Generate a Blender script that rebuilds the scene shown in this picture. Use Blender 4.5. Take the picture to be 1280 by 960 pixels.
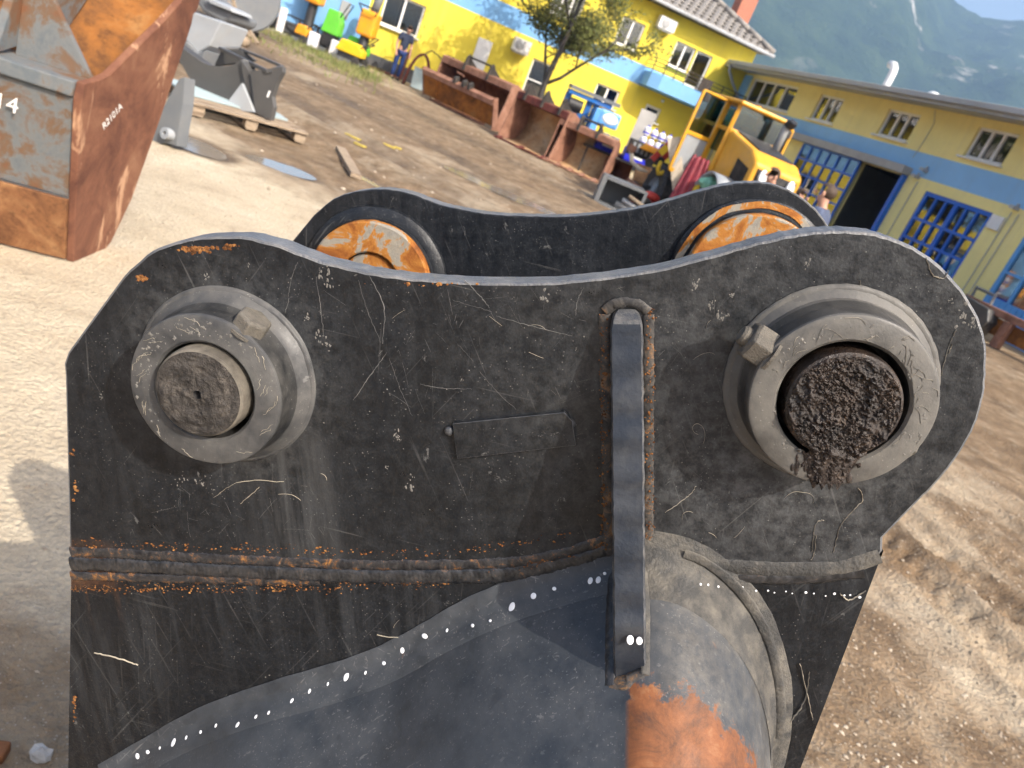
import bpy, math, random
import numpy as np
from mathutils import Vector, Matrix
random.seed(7); rng = np.random.default_rng(7)
sc = bpy.context.scene
for o in list(bpy.data.objects): bpy.data.objects.remove(o)
C = sc.collection
rad = math.radians

# ------------------------------------------------------------------ camera, sky, sun, exposure
HC, PITCH, ROLL, F = 1.70, rad(20.8), rad(22.8), 961.0
_cp, _sp, _c, _s = math.cos(PITCH), math.sin(PITCH), math.cos(ROLL), math.sin(ROLL)
FWD = Vector((0, _cp, -_sp)); _r0 = Vector((1, 0, 0)); _u0 = Vector((0, _sp, _cp))
RIGHT = _c*_r0 + _s*_u0; UP = -_s*_r0 + _c*_u0
CAM = Vector((0, 0, HC))
cam_d = bpy.data.cameras.new('camera'); cam = bpy.data.objects.new('camera', cam_d); C.objects.link(cam)
cam.matrix_world = Matrix(((RIGHT.x, UP.x, -FWD.x, 0), (RIGHT.y, UP.y, -FWD.y, 0), (RIGHT.z, UP.z, -FWD.z, HC), (0, 0, 0, 1)))
cam_d.sensor_width = 36; cam_d.lens = F/1280*36; cam_d.clip_start = 0.02; cam_d.clip_end = 9000
cam_d.dof.use_dof = True; cam_d.dof.focus_distance = 0.60; cam_d.dof.aperture_fstop = 13
sc.camera = cam
SUN = Vector((-0.50, 0.485, -0.68)).normalized()          # travel direction of the light
elev = math.asin(-SUN.z)
w = bpy.data.worlds.new('World'); sc.world = w; w.use_nodes = True
nt = w.node_tree; nt.nodes.clear()
sky = nt.nodes.new('ShaderNodeTexSky'); sky.sky_type = 'NISHITA'; sky.sun_disc = False
sky.sun_elevation = elev; sky.sun_rotation = math.atan2(-SUN.x, -SUN.y)
sky.air_density = 1.0; sky.dust_density = 6.0; sky.ozone_density = 1.0
bg = nt.nodes.new('ShaderNodeBackground'); bg.inputs[1].default_value = 0.15
ow = nt.nodes.new('ShaderNodeOutputWorld')
nt.links.new(sky.outputs[0], bg.inputs[0]); nt.links.new(bg.outputs[0], ow.inputs[0])
sd = bpy.data.lights.new('sun', 'SUN'); sd.energy = 3.3; sd.angle = rad(0.53); sd.color = (1.0, 0.93, 0.83)
so = bpy.data.objects.new('sun', sd); C.objects.link(so); so.location = (6, -6, 12)
so.rotation_euler = SUN.to_track_quat('-Z', 'Y').to_euler()
sc.view_settings.view_transform = 'Standard'; sc.view_settings.look = 'None'
sc.view_settings.exposure = 1.10; sc.view_settings.gamma = 1.0
sc.cycles.use_denoising = True
sc.cycles.max_bounces = 5; sc.cycles.diffuse_bounces = 3; sc.cycles.glossy_bounces = 3; sc.cycles.use_adaptive_sampling = True; sc.cycles.adaptive_threshold = .02; sc.cycles.transparent_max_bounces = 12; sc.cycles.volume_bounces = 0
sc.cycles.sample_clamp_indirect = 6.0

# ------------------------------------------------------------------ measuring: photo point -> place
def ray(px, py): return RIGHT*((px-640)/F) - UP*((py-480)/F) + FWD
def G(px, py, z=0.0):
    d = ray(px, py); return CAM + d*((z-HC)/d.z)
def WY(px, py, y):
    d = ray(px, py); return CAM + d*(y/d.y)
def on_plane(px, py, p0, n):
    d = ray(px, py); return CAM + d*((p0-CAM).dot(n)/d.dot(n))
def sstep(a, b, x):
    t = np.clip((x-a)/(b-a), 0, 1); return t*t*(3-2*t)
def gz(x, y): return float(0.5*sstep(2.5, 8.5, x)*sstep(4, 14, y))

# ------------------------------------------------------------------ mesh helpers
class B:
    def __init__(s): s.v = []; s.f = []; s.m = []
    def add(s, vs, fs, mi=0):
        k = len(s.v); s.v += [tuple(p) for p in vs]; s.f += [tuple(i+k for i in f) for f in fs]; s.m += [mi]*len(fs)
        return s
    def box(s, c, d, R=None, mi=0):
        c = Vector(c); hx, hy, hz = d[0]/2, d[1]/2, d[2]/2
        vs = [Vector((x, y, z)) for z in (-hz, hz) for y in (-hy, hy) for x in (-hx, hx)]
        if R is not None: vs = [R @ p for p in vs]
        return s.add([c+p for p in vs], [(0,2,3,1),(4,5,7,6),(0,1,5,4),(2,6,7,3),(0,4,6,2),(1,3,7,5)], mi)
    def bar(s, a, b, wd, th, up=(0, 0, 1), mi=0):
        a, b = Vector(a), Vector(b); d = b-a; L = d.length; x = d.normalized()
        y = Vector(up).cross(x)
        if y.length < 1e-4: y = Vector((0, 1, 0)).cross(x)
        y.normalize(); z = x.cross(y)
        R = Matrix((x, y, z)).transposed()
        return s.box((a+b)/2, (L, wd, th), R, mi)
    def prism(s, poly, f0, f1, mi=0):
        n = len(poly); vs = [f0(*p) for p in poly] + [f1(*p) for p in poly]
        fs = [tuple(range(n))[::-1], tuple(range(n, 2*n))] + [(i, (i+1) % n, (i+1) % n+n, i+n) for i in range(n)]
        return s.add(vs, fs, mi)
    def tube(s, pts, r, n=8, mi=0, caps=True):
        pts = [Vector(p) for p in pts]; rs = r if isinstance(r, (list, tuple)) else [r]*len(pts)
        vs = []; prev = None
        for i, p in enumerate(pts):
            d = (pts[min(i+1, len(pts)-1)]-pts[max(i-1, 0)]).normalized()
            a = prev if prev is not None else (Vector((0, 0, 1)) if abs(d.z) < .9 else Vector((1, 0, 0)))
            y = (a-d*a.dot(d)).normalized(); prev = y; z = d.cross(y)
            vs += [p+(y*math.cos(2*math.pi*k/n)+z*math.sin(2*math.pi*k/n))*rs[i] for k in range(n)]
        fs = [(i*n+k, i*n+(k+1) % n, (i+1)*n+(k+1) % n, (i+1)*n+k) for i in range(len(pts)-1) for k in range(n)]
        if caps: fs += [tuple(range(n))[::-1], tuple(range((len(pts)-1)*n, len(pts)*n))]
        return s.add(vs, fs, mi)
    def lathe(s, prof, o=(0, 0, 0), ax=(0, 0, 1), n=24, mi=0):
        o = Vector(o); ax = Vector(ax).normalized()
        x = ax.orthogonal().normalized(); y = ax.cross(x); vs = []
        for r, h in prof:
            vs += [o+ax*h+(x*math.cos(2*math.pi*k/n)+y*math.sin(2*math.pi*k/n))*max(r, 1e-5) for k in range(n)]
        fs = [(i*n+k, i*n+(k+1) % n, (i+1)*n+(k+1) % n, (i+1)*n+k) for i in range(len(prof)-1) for k in range(n)]
        return s.add(vs, fs, mi)
    def ell(s, c, r, n=10, m=7, mi=0, R=None):
        c = Vector(c); vs = []
        for i in range(m+1):
            t = math.pi*i/m
            for k in range(n):
                p = Vector((r[0]*math.sin(t)*math.cos(2*math.pi*k/n), r[1]*math.sin(t)*math.sin(2*math.pi*k/n), r[2]*math.cos(t)))
                vs.append(c+(R @ p if R is not None else p))
        fs = [(i*n+k, i*n+(k+1) % n, (i+1)*n+(k+1) % n, (i+1)*n+k) for i in range(m) for k in range(n)]
        return s.add(vs, fs, mi)
    def sheet(s, rows, mi=0):
        m = len(rows[0]); vs = [p for r in rows for p in r]
        return s.add(vs, [(i*m+k, i*m+k+1, (i+1)*m+k+1, (i+1)*m+k) for i in range(len(rows)-1) for k in range(m-1)], mi)
def obj(name, b, mat, parent=None, smooth=False, bevel=0, solid=0, auto=None):
    me = bpy.data.meshes.new(name); me.from_pydata([tuple(v) for v in b.v], [], b.f)
    mats = mat if isinstance(mat, (list, tuple)) else [mat]
    for m in mats: me.materials.append(m)
    if len(mats) > 1: me.polygons.foreach_set('material_index', b.m)
    me.update()
    import bmesh
    bm = bmesh.new(); bm.from_mesh(me); bmesh.ops.recalc_face_normals(bm, faces=bm.faces)
    if smooth == 'auto':
        for e in bm.edges:
            if len(e.link_faces) == 2 and e.calc_face_angle(0) > rad(35): e.smooth = False
    bm.to_mesh(me); bm.free()
    if smooth: me.polygons.foreach_set('use_smooth', [True]*len(me.polygons))
    o = bpy.data.objects.new(name, me); C.objects.link(o)
    if parent is not None: o.parent = parent
    if solid:
        md = o.modifiers.new('thick', 'SOLIDIFY'); md.thickness = solid; md.offset = 0
    if bevel:
        md = o.modifiers.new('edge', 'BEVEL'); md.width = bevel; md.segments = 2; md.limit_method = 'ANGLE'; md.angle_limit = rad(40)
    return o
def tag(o, label, cat, group=None):
    o['label'] = label; o['category'] = cat
    if group: o['group'] = group
    return o
def struct(o): o['kind'] = 'structure'; return o
def stuff(o): o['kind'] = 'stuff'; return o
def thing(name, label, cat, loc=(0, 0, 0), rz=0, group=None, rot=None):
    o = bpy.data.objects.new(name, None); C.objects.link(o); o.location = loc
    o.rotation_euler = rot if rot else (0, 0, rz); o.empty_display_size = .1
    return tag(o, label, cat, group)
def dup(root, loc, rz, label, group=None):
    r = root.copy(); C.objects.link(r); r.location = loc; r.rotation_euler = (0, 0, rz); r['label'] = label
    if group: r['group'] = group
    for ch in list(root.children):
        c = ch.copy(); C.objects.link(c); c.parent = r
        for g in list(ch.children):
            d = g.copy(); C.objects.link(d); d.parent = c
    return r
def share(o, name, loc=None, rot=None, parent=None):
    c = bpy.data.objects.new(name, o.data); C.objects.link(c)
    if loc is not None: c.location = loc
    if rot is not None: c.rotation_euler = rot
    c.parent = parent if parent is not None else o.parent
    return c

# ------------------------------------------------------------------ materials
class NB:
    def __init__(s, name):
        s.mat = bpy.data.materials.new(name); s.mat.use_nodes = True; s.t = s.mat.node_tree; s.t.nodes.clear()
        s.o = s.n('ShaderNodeOutputMaterial'); s.b = s.n('ShaderNodeBsdfPrincipled'); s.t.links.new(s.b.outputs[0], s.o.inputs[0])
        s.tc = s.n('ShaderNodeTexCoord').outputs['Object']
    def n(s, t, **k):
        x = s.t.nodes.new(t)
        for a, v in k.items(): setattr(x, a, v)
        return x
    def put(s, sock, v):
        if isinstance(v, bpy.types.NodeSocket): s.t.links.new(v, sock)
        elif isinstance(v, (tuple, list)) and sock.type == 'RGBA': sock.default_value = tuple(v)+((1,) if len(v) == 3 else ())
        else: sock.default_value = v
    def mapv(s, scale=(1, 1, 1), rot=(0, 0, 0), loc=(0, 0, 0), vec=None):
        m = s.n('ShaderNodeMapping'); s.put(m.inputs[0], vec or s.tc); m.inputs['Scale'].default_value = scale
        m.inputs['Rotation'].default_value = rot; m.inputs['Location'].default_value = loc; return m.outputs[0]
    def noise(s, scale, detail=4, rough=.55, vec=None, dist=0):
        x = s.n('ShaderNodeTexNoise'); s.put(x.inputs['Vector'], vec or s.tc); x.inputs['Scale'].default_value = scale
        x.inputs['Detail'].default_value = min(detail, 5); x.inputs['Roughness'].default_value = rough; x.inputs['Distortion'].default_value = dist
        return x.outputs['Fac']
    def vor(s, scale, feat='F1', vec=None, rnd=1, out='Distance'):
        x = s.n('ShaderNodeTexVoronoi', feature=feat); s.put(x.inputs['Vector'], vec or s.tc); x.inputs['Scale'].default_value = scale
        x.inputs['Randomness'].default_value = rnd; return x.outputs[out]
    def ramp(s, fac, stops, interp='LINEAR'):
        x = s.n('ShaderNodeValToRGB'); s.put(x.inputs[0], fac); r = x.color_ramp; r.interpolation = interp
        while len(r.elements) < len(stops): r.elements.new(.5)
        for e, (p, c) in zip(r.elements, stops):
            e.position = p; c = (c, c, c) if not isinstance(c, (tuple, list)) else c; e.color = tuple(c)+(1,)
        return x.outputs[0]
    def mix(s, f, a, b, blend='MIX'):
        x = s.n('ShaderNodeMix', data_type='RGBA', blend_type=blend); s.put(x.inputs[0], f); s.put(x.inputs[6], a); s.put(x.inputs[7], b)
        return x.outputs[2]
    def math(s, op, a, b=0.0, clamp=False):
        x = s.n('ShaderNodeMath', operation=op, use_clamp=clamp); s.put(x.inputs[0], a); s.put(x.inputs[1], b); return x.outputs[0]
    def mr(s, v, a, b, c=0., d=1.):
        x = s.n('ShaderNodeMapRange'); x.inputs[1].default_value = a; x.inputs[2].default_value = b
        x.inputs[3].default_value = c; x.inputs[4].default_value = d; s.put(x.inputs[0], v); return x.outputs[0]
    def xyz(s, vec=None):
        x = s.n('ShaderNodeSeparateXYZ'); s.put(x.inputs[0], vec or s.tc); return x.outputs
    def attr(s, name):
        x = s.n('ShaderNodeAttribute', attribute_name=name); return x.outputs['Fac']
    def bump(s, h, strength=.3, dist=.01, normal=None):
        x = s.n('ShaderNodeBump'); x.inputs['Strength'].default_value = strength; x.inputs['Distance'].default_value = dist
        s.put(x.inputs['Height'], h)
        if normal: s.put(x.inputs['Normal'], normal)
        return x.outputs[0]
    def done(s, base, rough=.6, metal=0., normal=None, spec=.5, **k):
        s.put(s.b.inputs['Base Color'], base); s.put(s.b.inputs['Roughness'], rough); s.put(s.b.inputs['Metallic'], metal)
        s.b.inputs['Specular IOR Level'].default_value = spec
        if normal: s.put(s.b.inputs['Normal'], normal)
        for a, v in k.items(): s.put(s.b.inputs[a], v)
        return s.mat
def paint(name, col, rough=.5, var=.18, dirt=.25, dirtcol=(.22, .18, .13), scale=3., bump=.15, spec=.4, metal=0.):
    k = NB(name); a = tuple(c*(1-var) for c in col); b = tuple(min(1, c*(1+var)) for c in col)
    base = k.ramp(k.noise(scale, 5), [(.3, a), (.7, b)])
    d = k.math('MULTIPLY', k.ramp(k.noise(scale*2.3, 7, .65), [(.42, 0.), (.72, 1.)]), dirt)
    base = k.mix(d, base, dirtcol)
    return k.done(base, k.ramp(k.noise(scale*4, 4), [(.3, rough*.8), (.7, min(1, rough*1.25))]), metal, k.bump(k.noise(scale*18, 5), bump, .004), spec)
def render_wall(name, col, stain):
    k = NB(name); n1 = k.noise(.5, 5, .6); n2 = k.noise(6, 5, .7)
    base = k.ramp(n1, [(.3, tuple(c*.9 for c in col)), (.7, tuple(min(1, c*1.06) for c in col))])
    st = k.math('MULTIPLY', k.ramp(k.noise(1., 4, .7, k.mapv((3.2, 3.2, .22))), [(.50, 0.), (.78, 1.)]), .42)
    base = k.mix(st, base, stain); base = k.mix(k.math('MULTIPLY', k.ramp(n2, [(.52, 0.), (.75, 1.)]), .25), base, stain)
    return k.done(base, .9, 0, k.bump(k.noise(30, 5, .7), .3, .01), .2)
def rusty(name, cols, scale=4., rough=.8, bump=.5, stretch=(1, 1, 1)):
    k = NB(name); v = k.mapv(stretch)
    f = k.noise(scale, 8, .68, v, .6); n = len(cols)
    base = k.ramp(f, [(.28+.44*i/(n-1), c) for i, c in enumerate(cols)])
    base = k.mix(k.ramp(k.noise(scale*7, 6, .7, v), [(.5, 0.), (.75, .6)]), base, tuple(c*.45 for c in cols[0]))
    return k.done(base, rough, 0, k.bump(k.noise(scale*16, 6, .7), bump, .006), .25)
M = {}
M['yellow'] = render_wall('yellow_render', (.74, .60, .07), (.50, .40, .12))
M['blue_wall'] = render_wall('blue_render', (.20, .42, .72), (.20, .30, .42))
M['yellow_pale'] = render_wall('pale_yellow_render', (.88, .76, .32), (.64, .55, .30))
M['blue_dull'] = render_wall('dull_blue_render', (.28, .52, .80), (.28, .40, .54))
M['plinth'] = paint('dark_plinth', (.07, .075, .085), .9, .2, .3, (.2, .17, .13), 1.5)
M['white'] = paint('white_plastic', (.75, .75, .74), .4, .04, .12, (.4, .37, .32), 3)
M['greymetal'] = paint('zinc_sheet', (.36, .37, .38), .45, .1, .2, (.3, .27, .22), 1.2, .1, .5)
M['concrete'] = paint('concrete', (.38, .37, .35), .9, .15, .3, (.2, .18, .15), 2)
M['blue_door'] = paint('blue_door_paint', (.01, .12, .55), .4, .1, .15, (.1, .12, .2), 2)
M['sky_door'] = paint('light_blue_door_paint', (.10, .33, .68), .5, .1, .15, (.2, .22, .25), 2)
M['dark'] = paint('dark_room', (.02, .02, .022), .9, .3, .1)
M['inner'] = paint('grey_interior_wall', (.30, .30, .29), .9, .1, .2)
M['curtain'] = paint('pale_curtain', (.55, .58, .56), .9, .2, 0., scale=14)
M['bronze'] = paint('dark_rail_metal', (.05, .04, .035), .5)
M['shirt'] = paint('navy_cotton', (.03, .04, .075), .95, .25, .1, (.08, .08, .1), 12)
M['shirt2'] = paint('slate_cotton', (.07, .09, .15), .95, .2, .1, (.1, .1, .12), 12)
M['jeans'] = paint('blue_denim', (.015, .035, .13), .95, .25, .15, (.05, .06, .12), 10)
M['skin'] = paint('skin', (.48, .26, .18), .6, .08, 0., bump=.05)
M['hair'] = paint('brown_hair', (.06, .038, .025), .7, .3, 0., scale=30)
M['cat'] = paint('loader_yellow', (.68, .33, .014), .4, .1, .3, (.30, .18, .06), 2.5, .15, .5)
M['black'] = paint('black_paint', (.02, .02, .022), .5, .3, .3, (.1, .09, .08), 5)
M['rubber'] = paint('tyre_rubber', (.03, .03, .03), .85, .25, .5, (.16, .13, .1), 6)
M['grey'] = paint('grey_primer', (.13, .14, .15), .5, .12, .2, (.25, .22, .18), 2)
M['newgrey'] = paint('anthracite_paint', (.060, .058, .056), .42, .08, .08, (.2, .18, .15), 2, .08, .5)
M['lightgrey'] = paint('light_grey_paint', (.30, .32, .34), .5, .12, .25, (.3, .26, .2), 2)
M['bluegreen'] = paint('weathered_bluegreen_board', (.33, .42, .44), .7, .15, .35, (.35, .3, .24), 3)
M['red'] = paint('red_paint', (.50, .035, .02), .5, .25, .3, (.15, .07, .04), 5)
M['darkred'] = paint('dark_red_tarpaulin', (.20, .018, .03), .55, .25, .2, (.3, .16, .16), 5)
M['green'] = paint('bright_green_paint', (.12, .52, .04), .45, .1, .2, scale=3)
M['teal'] = paint('green_plastic_film', (.16, .42, .28), .4, .4, .2, (.5, .55, .5), 9)
M['orange'] = paint('orange_paint', (.78, .33, .012), .45, .1, .25, scale=3)
M['sun_yellow'] = paint('yellow_machine_paint', (.80, .52, .012), .45, .1, .2, scale=3)
M['machine_blue'] = paint('machine_blue_paint', (.01, .11, .36), .4, .15, .2, scale=3)
M['light_blue'] = paint('light_blue_paint', (.10, .32, .68), .4, .15, .2, scale=3)
M['crate_blue'] = paint('blue_crate_plastic', (.01, .02, .48), .4, .15, .1, scale=3)
M['silver'] = paint('silver_tin', (.6, .6, .6), .3, .1, .2, metal=.8)
M['bottle'] = paint('white_bottle_plastic', (.72, .72, .76), .35, .05, .1, (.3, .3, .5), 6)
M['wood'] = rusty('weathered_wood', [(.12, .085, .06), (.30, .23, .16), (.42, .34, .25)], 3, .9, .4, (1, 8, 8))
M['wood_pale'] = rusty('pale_plank_wood', [(.34, .27, .19), (.52, .45, .35), (.62, .56, .46)], 3, .9, .3, (8, 8, 1))
M['rust'] = rusty('brown_rust', [(.055, .022, .012), (.15, .060, .026), (.24, .10, .04), (.30, .15, .07)], 2.5)
M['rust_or'] = rusty('orange_rust', [(.06, .026, .013), (.19, .072, .018), (.33, .125, .022), (.30, .16, .06)], 2.2)
M['rust_dust'] = rusty('dusty_rust', [(.20, .10, .05), (.40, .23, .11), (.52, .36, .20), (.48, .38, .27)], 1.6)
M['rust_pink'] = rusty('faded_rust', [(.13, .06, .04), (.26, .13, .085), (.36, .20, .14)], 2.5)
M['wine'] = rusty('wine_rust', [(.05, .015, .012), (.12, .035, .028), (.17, .06, .045)], 2.5)
M['steel_dk'] = rusty('dark_iron', [(.02, .018, .016), (.05, .045, .04), (.10, .08, .065)], 5, .6)
M['chalk'] = paint('white_chalk', (.72, .70, .66), .95, .2, .3, (.3, .16, .08), 40)
k = NB('clear_glass')
fr = k.n('ShaderNodeFresnel'); fr.inputs[0].default_value = 1.5
gl = k.n('ShaderNodeBsdfGlossy'); gl.inputs['Roughness'].default_value = .03
tr = k.n('ShaderNodeBsdfTransparent'); tr.inputs[0].default_value = (.55, .6, .6, 1)
mx = k.n('ShaderNodeMixShader'); k.put(mx.inputs[0], k.math('ADD', fr.outputs[0], .16, True))
k.t.links.new(tr.outputs[0], mx.inputs[1]); k.t.links.new(gl.outputs[0], mx.inputs[2]); k.t.links.new(mx.outputs[0], k.o.inputs[0])
M['glass'] = k.mat
k = NB('tinted_cab_glass')
fr = k.n('ShaderNodeFresnel'); fr.inputs[0].default_value = 1.5
gl = k.n('ShaderNodeBsdfGlossy'); gl.inputs['Roughness'].default_value = .03
tr = k.n('ShaderNodeBsdfTransparent'); tr.inputs[0].default_value = (.36, .52, .46, 1)
mx = k.n('ShaderNodeMixShader'); k.put(mx.inputs[0], k.math('ADD', fr.outputs[0], .18, True))
k.t.links.new(tr.outputs[0], mx.inputs[1]); k.t.links.new(gl.outputs[0], mx.inputs[2]); k.t.links.new(mx.outputs[0], k.o.inputs[0])
M['tint'] = k.mat
k = NB('brick_chimney'); br = k.n('ShaderNodeTexBrick'); k.put(br.inputs['Vector'], k.mapv((1, 1, 1), (rad(90), 0, 0)))
br.inputs['Color1'].default_value = (.42, .13, .07, 1); br.inputs['Color2'].default_value = (.32, .10, .06, 1); br.inputs['Mortar'].default_value = (.35, .28, .24, 1)
br.inputs['Scale'].default_value = 5; M['brick'] = k.done(k.mix(.3, br.outputs[0], (.40, .14, .08)), .9)
M['tile'] = paint('grey_roof_tile', (.22, .205, .19), .9, .25, .4, (.36, .33, .29), 6)
# ------------------------------------------------------------------ ground
def vnoise(x, y, seed=0):
    xi = np.floor(x).astype(np.int64); yi = np.floor(y).astype(np.int64); fx = x-xi; fy = y-yi
    def h(a, b):
        n = (a*374761393 + b*668265263 + seed*974711) & 0x7fffffff
        n = ((n ^ (n >> 13))*1274126177) & 0x7fffffff
        return ((n ^ (n >> 16)) & 0xffff)/65535.0
    u = fx*fx*(3-2*fx); v = fy*fy*(3-2*fy)
    return (h(xi, yi)*(1-u)+h(xi+1, yi)*u)*(1-v)+(h(xi, yi+1)*(1-u)+h(xi+1, yi+1)*u)*v
def fbm(x, y, oct=4, seed=0):
    r = 0; a = .5
    for i in range(oct): r = r+a*(vnoise(x*2**i, y*2**i, seed+i)-.5); a *= .5
    return r
PUD = [(Vector((-3.0, 7.62, 0)), .34, .20, .25), (Vector((-3.62, 7.05, 0)), .34, .22, -.4), (Vector((-1.25, 12.0, 0)), 1.0, .30, -.15), (Vector((-2.45, 8.75, 0)), .3, .09, -.5)]
def pud_r(x, y):
    best = 9+0*x
    for i, (p, a, b, r) in enumerate(PUD):
        dx = x-p.x; dy = y-p.y; u = dx*math.cos(r)+dy*math.sin(r); v = -dx*math.sin(r)+dy*math.cos(r)
        best = np.minimum(best, np.sqrt((u/a)**2+(v/b)**2)+.9*fbm(x*2.5, y*2.5, 3, 40+i))
    return best
TA, TB = G(1120, 640), G(1290, 800)            # tyre track along the near right
TD = (TB-TA); TD.z = 0; TD.normalize()
def track(x, y, o, wd):
    s_ = (x-TA.x)*TD.x+(y-TA.y)*TD.y; d = -(x-TA.x)*TD.y+(y-TA.y)*TD.x-o
    band = np.clip(1-np.abs(d)/wd, 0, 1); band = np.where(band > 0, np.minimum(1, band*4), 0)
    return s_, d, band
def ground_z(x, y):
    z = .5*sstep(2.5, 8.5, x)*sstep(4, 14, y)
    far = np.hypot(x, y)
    amp = np.clip(1.3-far/60, .15, 1)
    z = z + .05*fbm(x*.7, y*.7, 4, 3)*amp + .028*fbm(x*4, y*4, 3, 9)*amp
    rough = sstep(.6, 1.4, x)*sstep(12, 4, y)
    z = z + .034*fbm(x*9, y*9, 3, 21)*rough
    for o, wd in ((0, .20), (.62, .20), (-.5, .18), (1.3, .22)):
        s_, d, b = track(x, y, o, wd)
        lug = np.clip(1.6*np.sin(2*math.pi*(s_+np.abs(d)*.9+.03*fbm(x*5, y*5, 2, 14))/.14)+.2, 0, 1)*(.5+1.2*np.clip(.5+2*fbm(x*2, y*2, 2, 15), 0, 1))
        z = z + b*(-.03+.032*lug)*rough + .035*np.exp(-((np.abs(d)-wd-.04)/.05)**2)*rough
    # wheel ruts through the muddy middle of the yard
    for k_, (x0, y0, x1, y1) in enumerate(((-8, 17, 1.5, 10.6), (-8.5, 14.5, 0, 9.0), (-7, 20.0, 2, 13.6), (-6, 12.0, .5, 7.4))):
        L = math.hypot(x1-x0, y1-y0); d = ((x-x0)*(y1-y0)-(y-y0)*(x1-x0))/L+.5*fbm(x*.6, y*.6, 2, 60+k_)
        inb = sstep(4.5, 7, y)
        z = z + inb*(-.05*np.exp(-(d/.18)**2)+.035*np.exp(-((np.abs(d)-.36)/.13)**2))
    q = pud_r(x, y); z = np.where(q < 1.6, z*sstep(.9, 1.6, q)-.03*(1-sstep(.6, 1.25, q)), z)
    near = np.exp(-((x+.9)**2+(y-1.1)**2)/.5); z = z+.05*fbm(x*6, y*6, 4, 5)*near
    return z
tx = np.linspace(-1, 1, 760); xs = 1.3+.8*np.sinh(np.arcsinh(2200/.8)*tx)
ty = np.linspace(-.62, 1, 760); ys = 2.8+1.1*np.sinh(np.arcsinh(2200/1.1)*ty)
GX, GY = np.meshgrid(xs, ys); GZ = ground_z(GX, GY)
me = bpy.data.meshes.new('ground'); nx, ny = len(xs), len(ys)
co = np.stack([GX, GY, GZ], -1).reshape(-1, 3).astype(np.float32)
idx = np.arange(nx*ny).reshape(ny, nx)
fa = np.stack([idx[:-1, :-1], idx[:-1, 1:], idx[1:, 1:], idx[1:, :-1]], -1).reshape(-1, 4)
me.vertices.add(len(co)); me.vertices.foreach_set('co', co.ravel())
me.loops.add(fa.size); me.loops.foreach_set('vertex_index', fa.ravel().astype(np.int32))
me.polygons.add(len(fa)); me.polygons.foreach_set('loop_start', np.arange(0, fa.size, 4, dtype=np.int32)); me.polygons.foreach_set('loop_total', np.full(len(fa), 4, np.int32))
me.polygons.foreach_set('use_smooth', np.ones(len(fa), bool)); me.update()
q = pud_r(GX, GY); nz = fbm(GX*.8, GY*.8, 4, 31)
mud = sstep(5.8, 8.0, GY+1.2*nz+.25*GX)*(1.05+1.7*nz)*sstep(30, 20, GY)
mud = np.maximum(mud, sstep(.5, 1.5, GX+.8*nz)*sstep(9, 5, GY)*(.85+1.5*fbm(GX*1.6, GY*1.6, 3, 77)))
mud = np.maximum(mud, sstep(1.55, 1.40, GY-.25*(GX+1)+.25*fbm(GX*4, GY*4, 3, 8))*sstep(.3, -.2, GX)*.7)
mud = np.maximum(mud, (1-sstep(1.1, 1.9, q))*.9)
mud = np.clip(mud, 0, 1); wet = 1-sstep(.9, 1.5, q)
for k_, (x0, y0, x1, y1) in enumerate(((-8, 17, 1.5, 10.6), (-8.5, 14.5, 0, 9.0), (-7, 20.0, 2, 13.6))):
    L = math.hypot(x1-x0, y1-y0); d = ((GX-x0)*(y1-y0)-(GY-y0)*(x1-x0))/L+.5*fbm(GX*.6, GY*.6, 2, 60+k_)
    wet = np.maximum(wet, .85*np.exp(-(d/.45)**2)*sstep(5, 8, GY)*(GX < 2.5)*(.75+1.4*nz))
for nm, a in (('mud', mud), ('wet', np.clip(wet, 0, 1))):
    at = me.attributes.new(nm, 'FLOAT', 'POINT'); at.data.foreach_set('value', a.ravel().astype(np.float32))
k = NB('yard_ground')
sand = k.ramp(k.noise(1.3, 9, .66), [(.28, (.45, .355, .235)), (.5, (.58, .48, .335)), (.72, (.68, .585, .43))])
sand = k.mix(k.ramp(k.noise(55, 4, .7), [(.42, .5), (.62, 0.)]), sand, (.36, .30, .23))
dirt = k.ramp(k.noise(3.2, 9, .7), [(.3, (.105, .066, .036)), (.5, (.225, .148, .083)), (.72, (.38, .27, .165))])
dirt = k.mix(k.ramp(k.noise(40, 5, .75), [(.4, .65), (.6, 0.)]), dirt, (.12, .09, .062))
m_ = k.math('ADD', k.attr('mud'), k.mr(k.noise(5, 6, .7), .3, .7, -.28, .28), True)
base = k.mix(m_, sand, dirt)
base = k.mix(k.math('MULTIPLY', k.ramp(k.vor(70), [(.10, 1.), (.2, 0.)]), .5), base, (.55, .50, .43))
base = k.mix(k.math('MULTIPLY', k.attr('wet'), .8), base, (.085, .062, .042))
hgt = k.math('ADD', k.math('ADD', k.noise(16, 8, .78), k.math('MULTIPLY', k.noise(95, 4, .7), .45)), k.math('MULTIPLY', k.vor(48), .4))
M['ground'] = k.done(base, k.mr(k.attr('wet'), 0., 1., .95, .45), 0, k.bump(hgt, .75, .04), .25)
me.materials.append(M['ground'])
ground = bpy.data.objects.new('ground', me); C.objects.link(ground); struct(ground)

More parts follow.
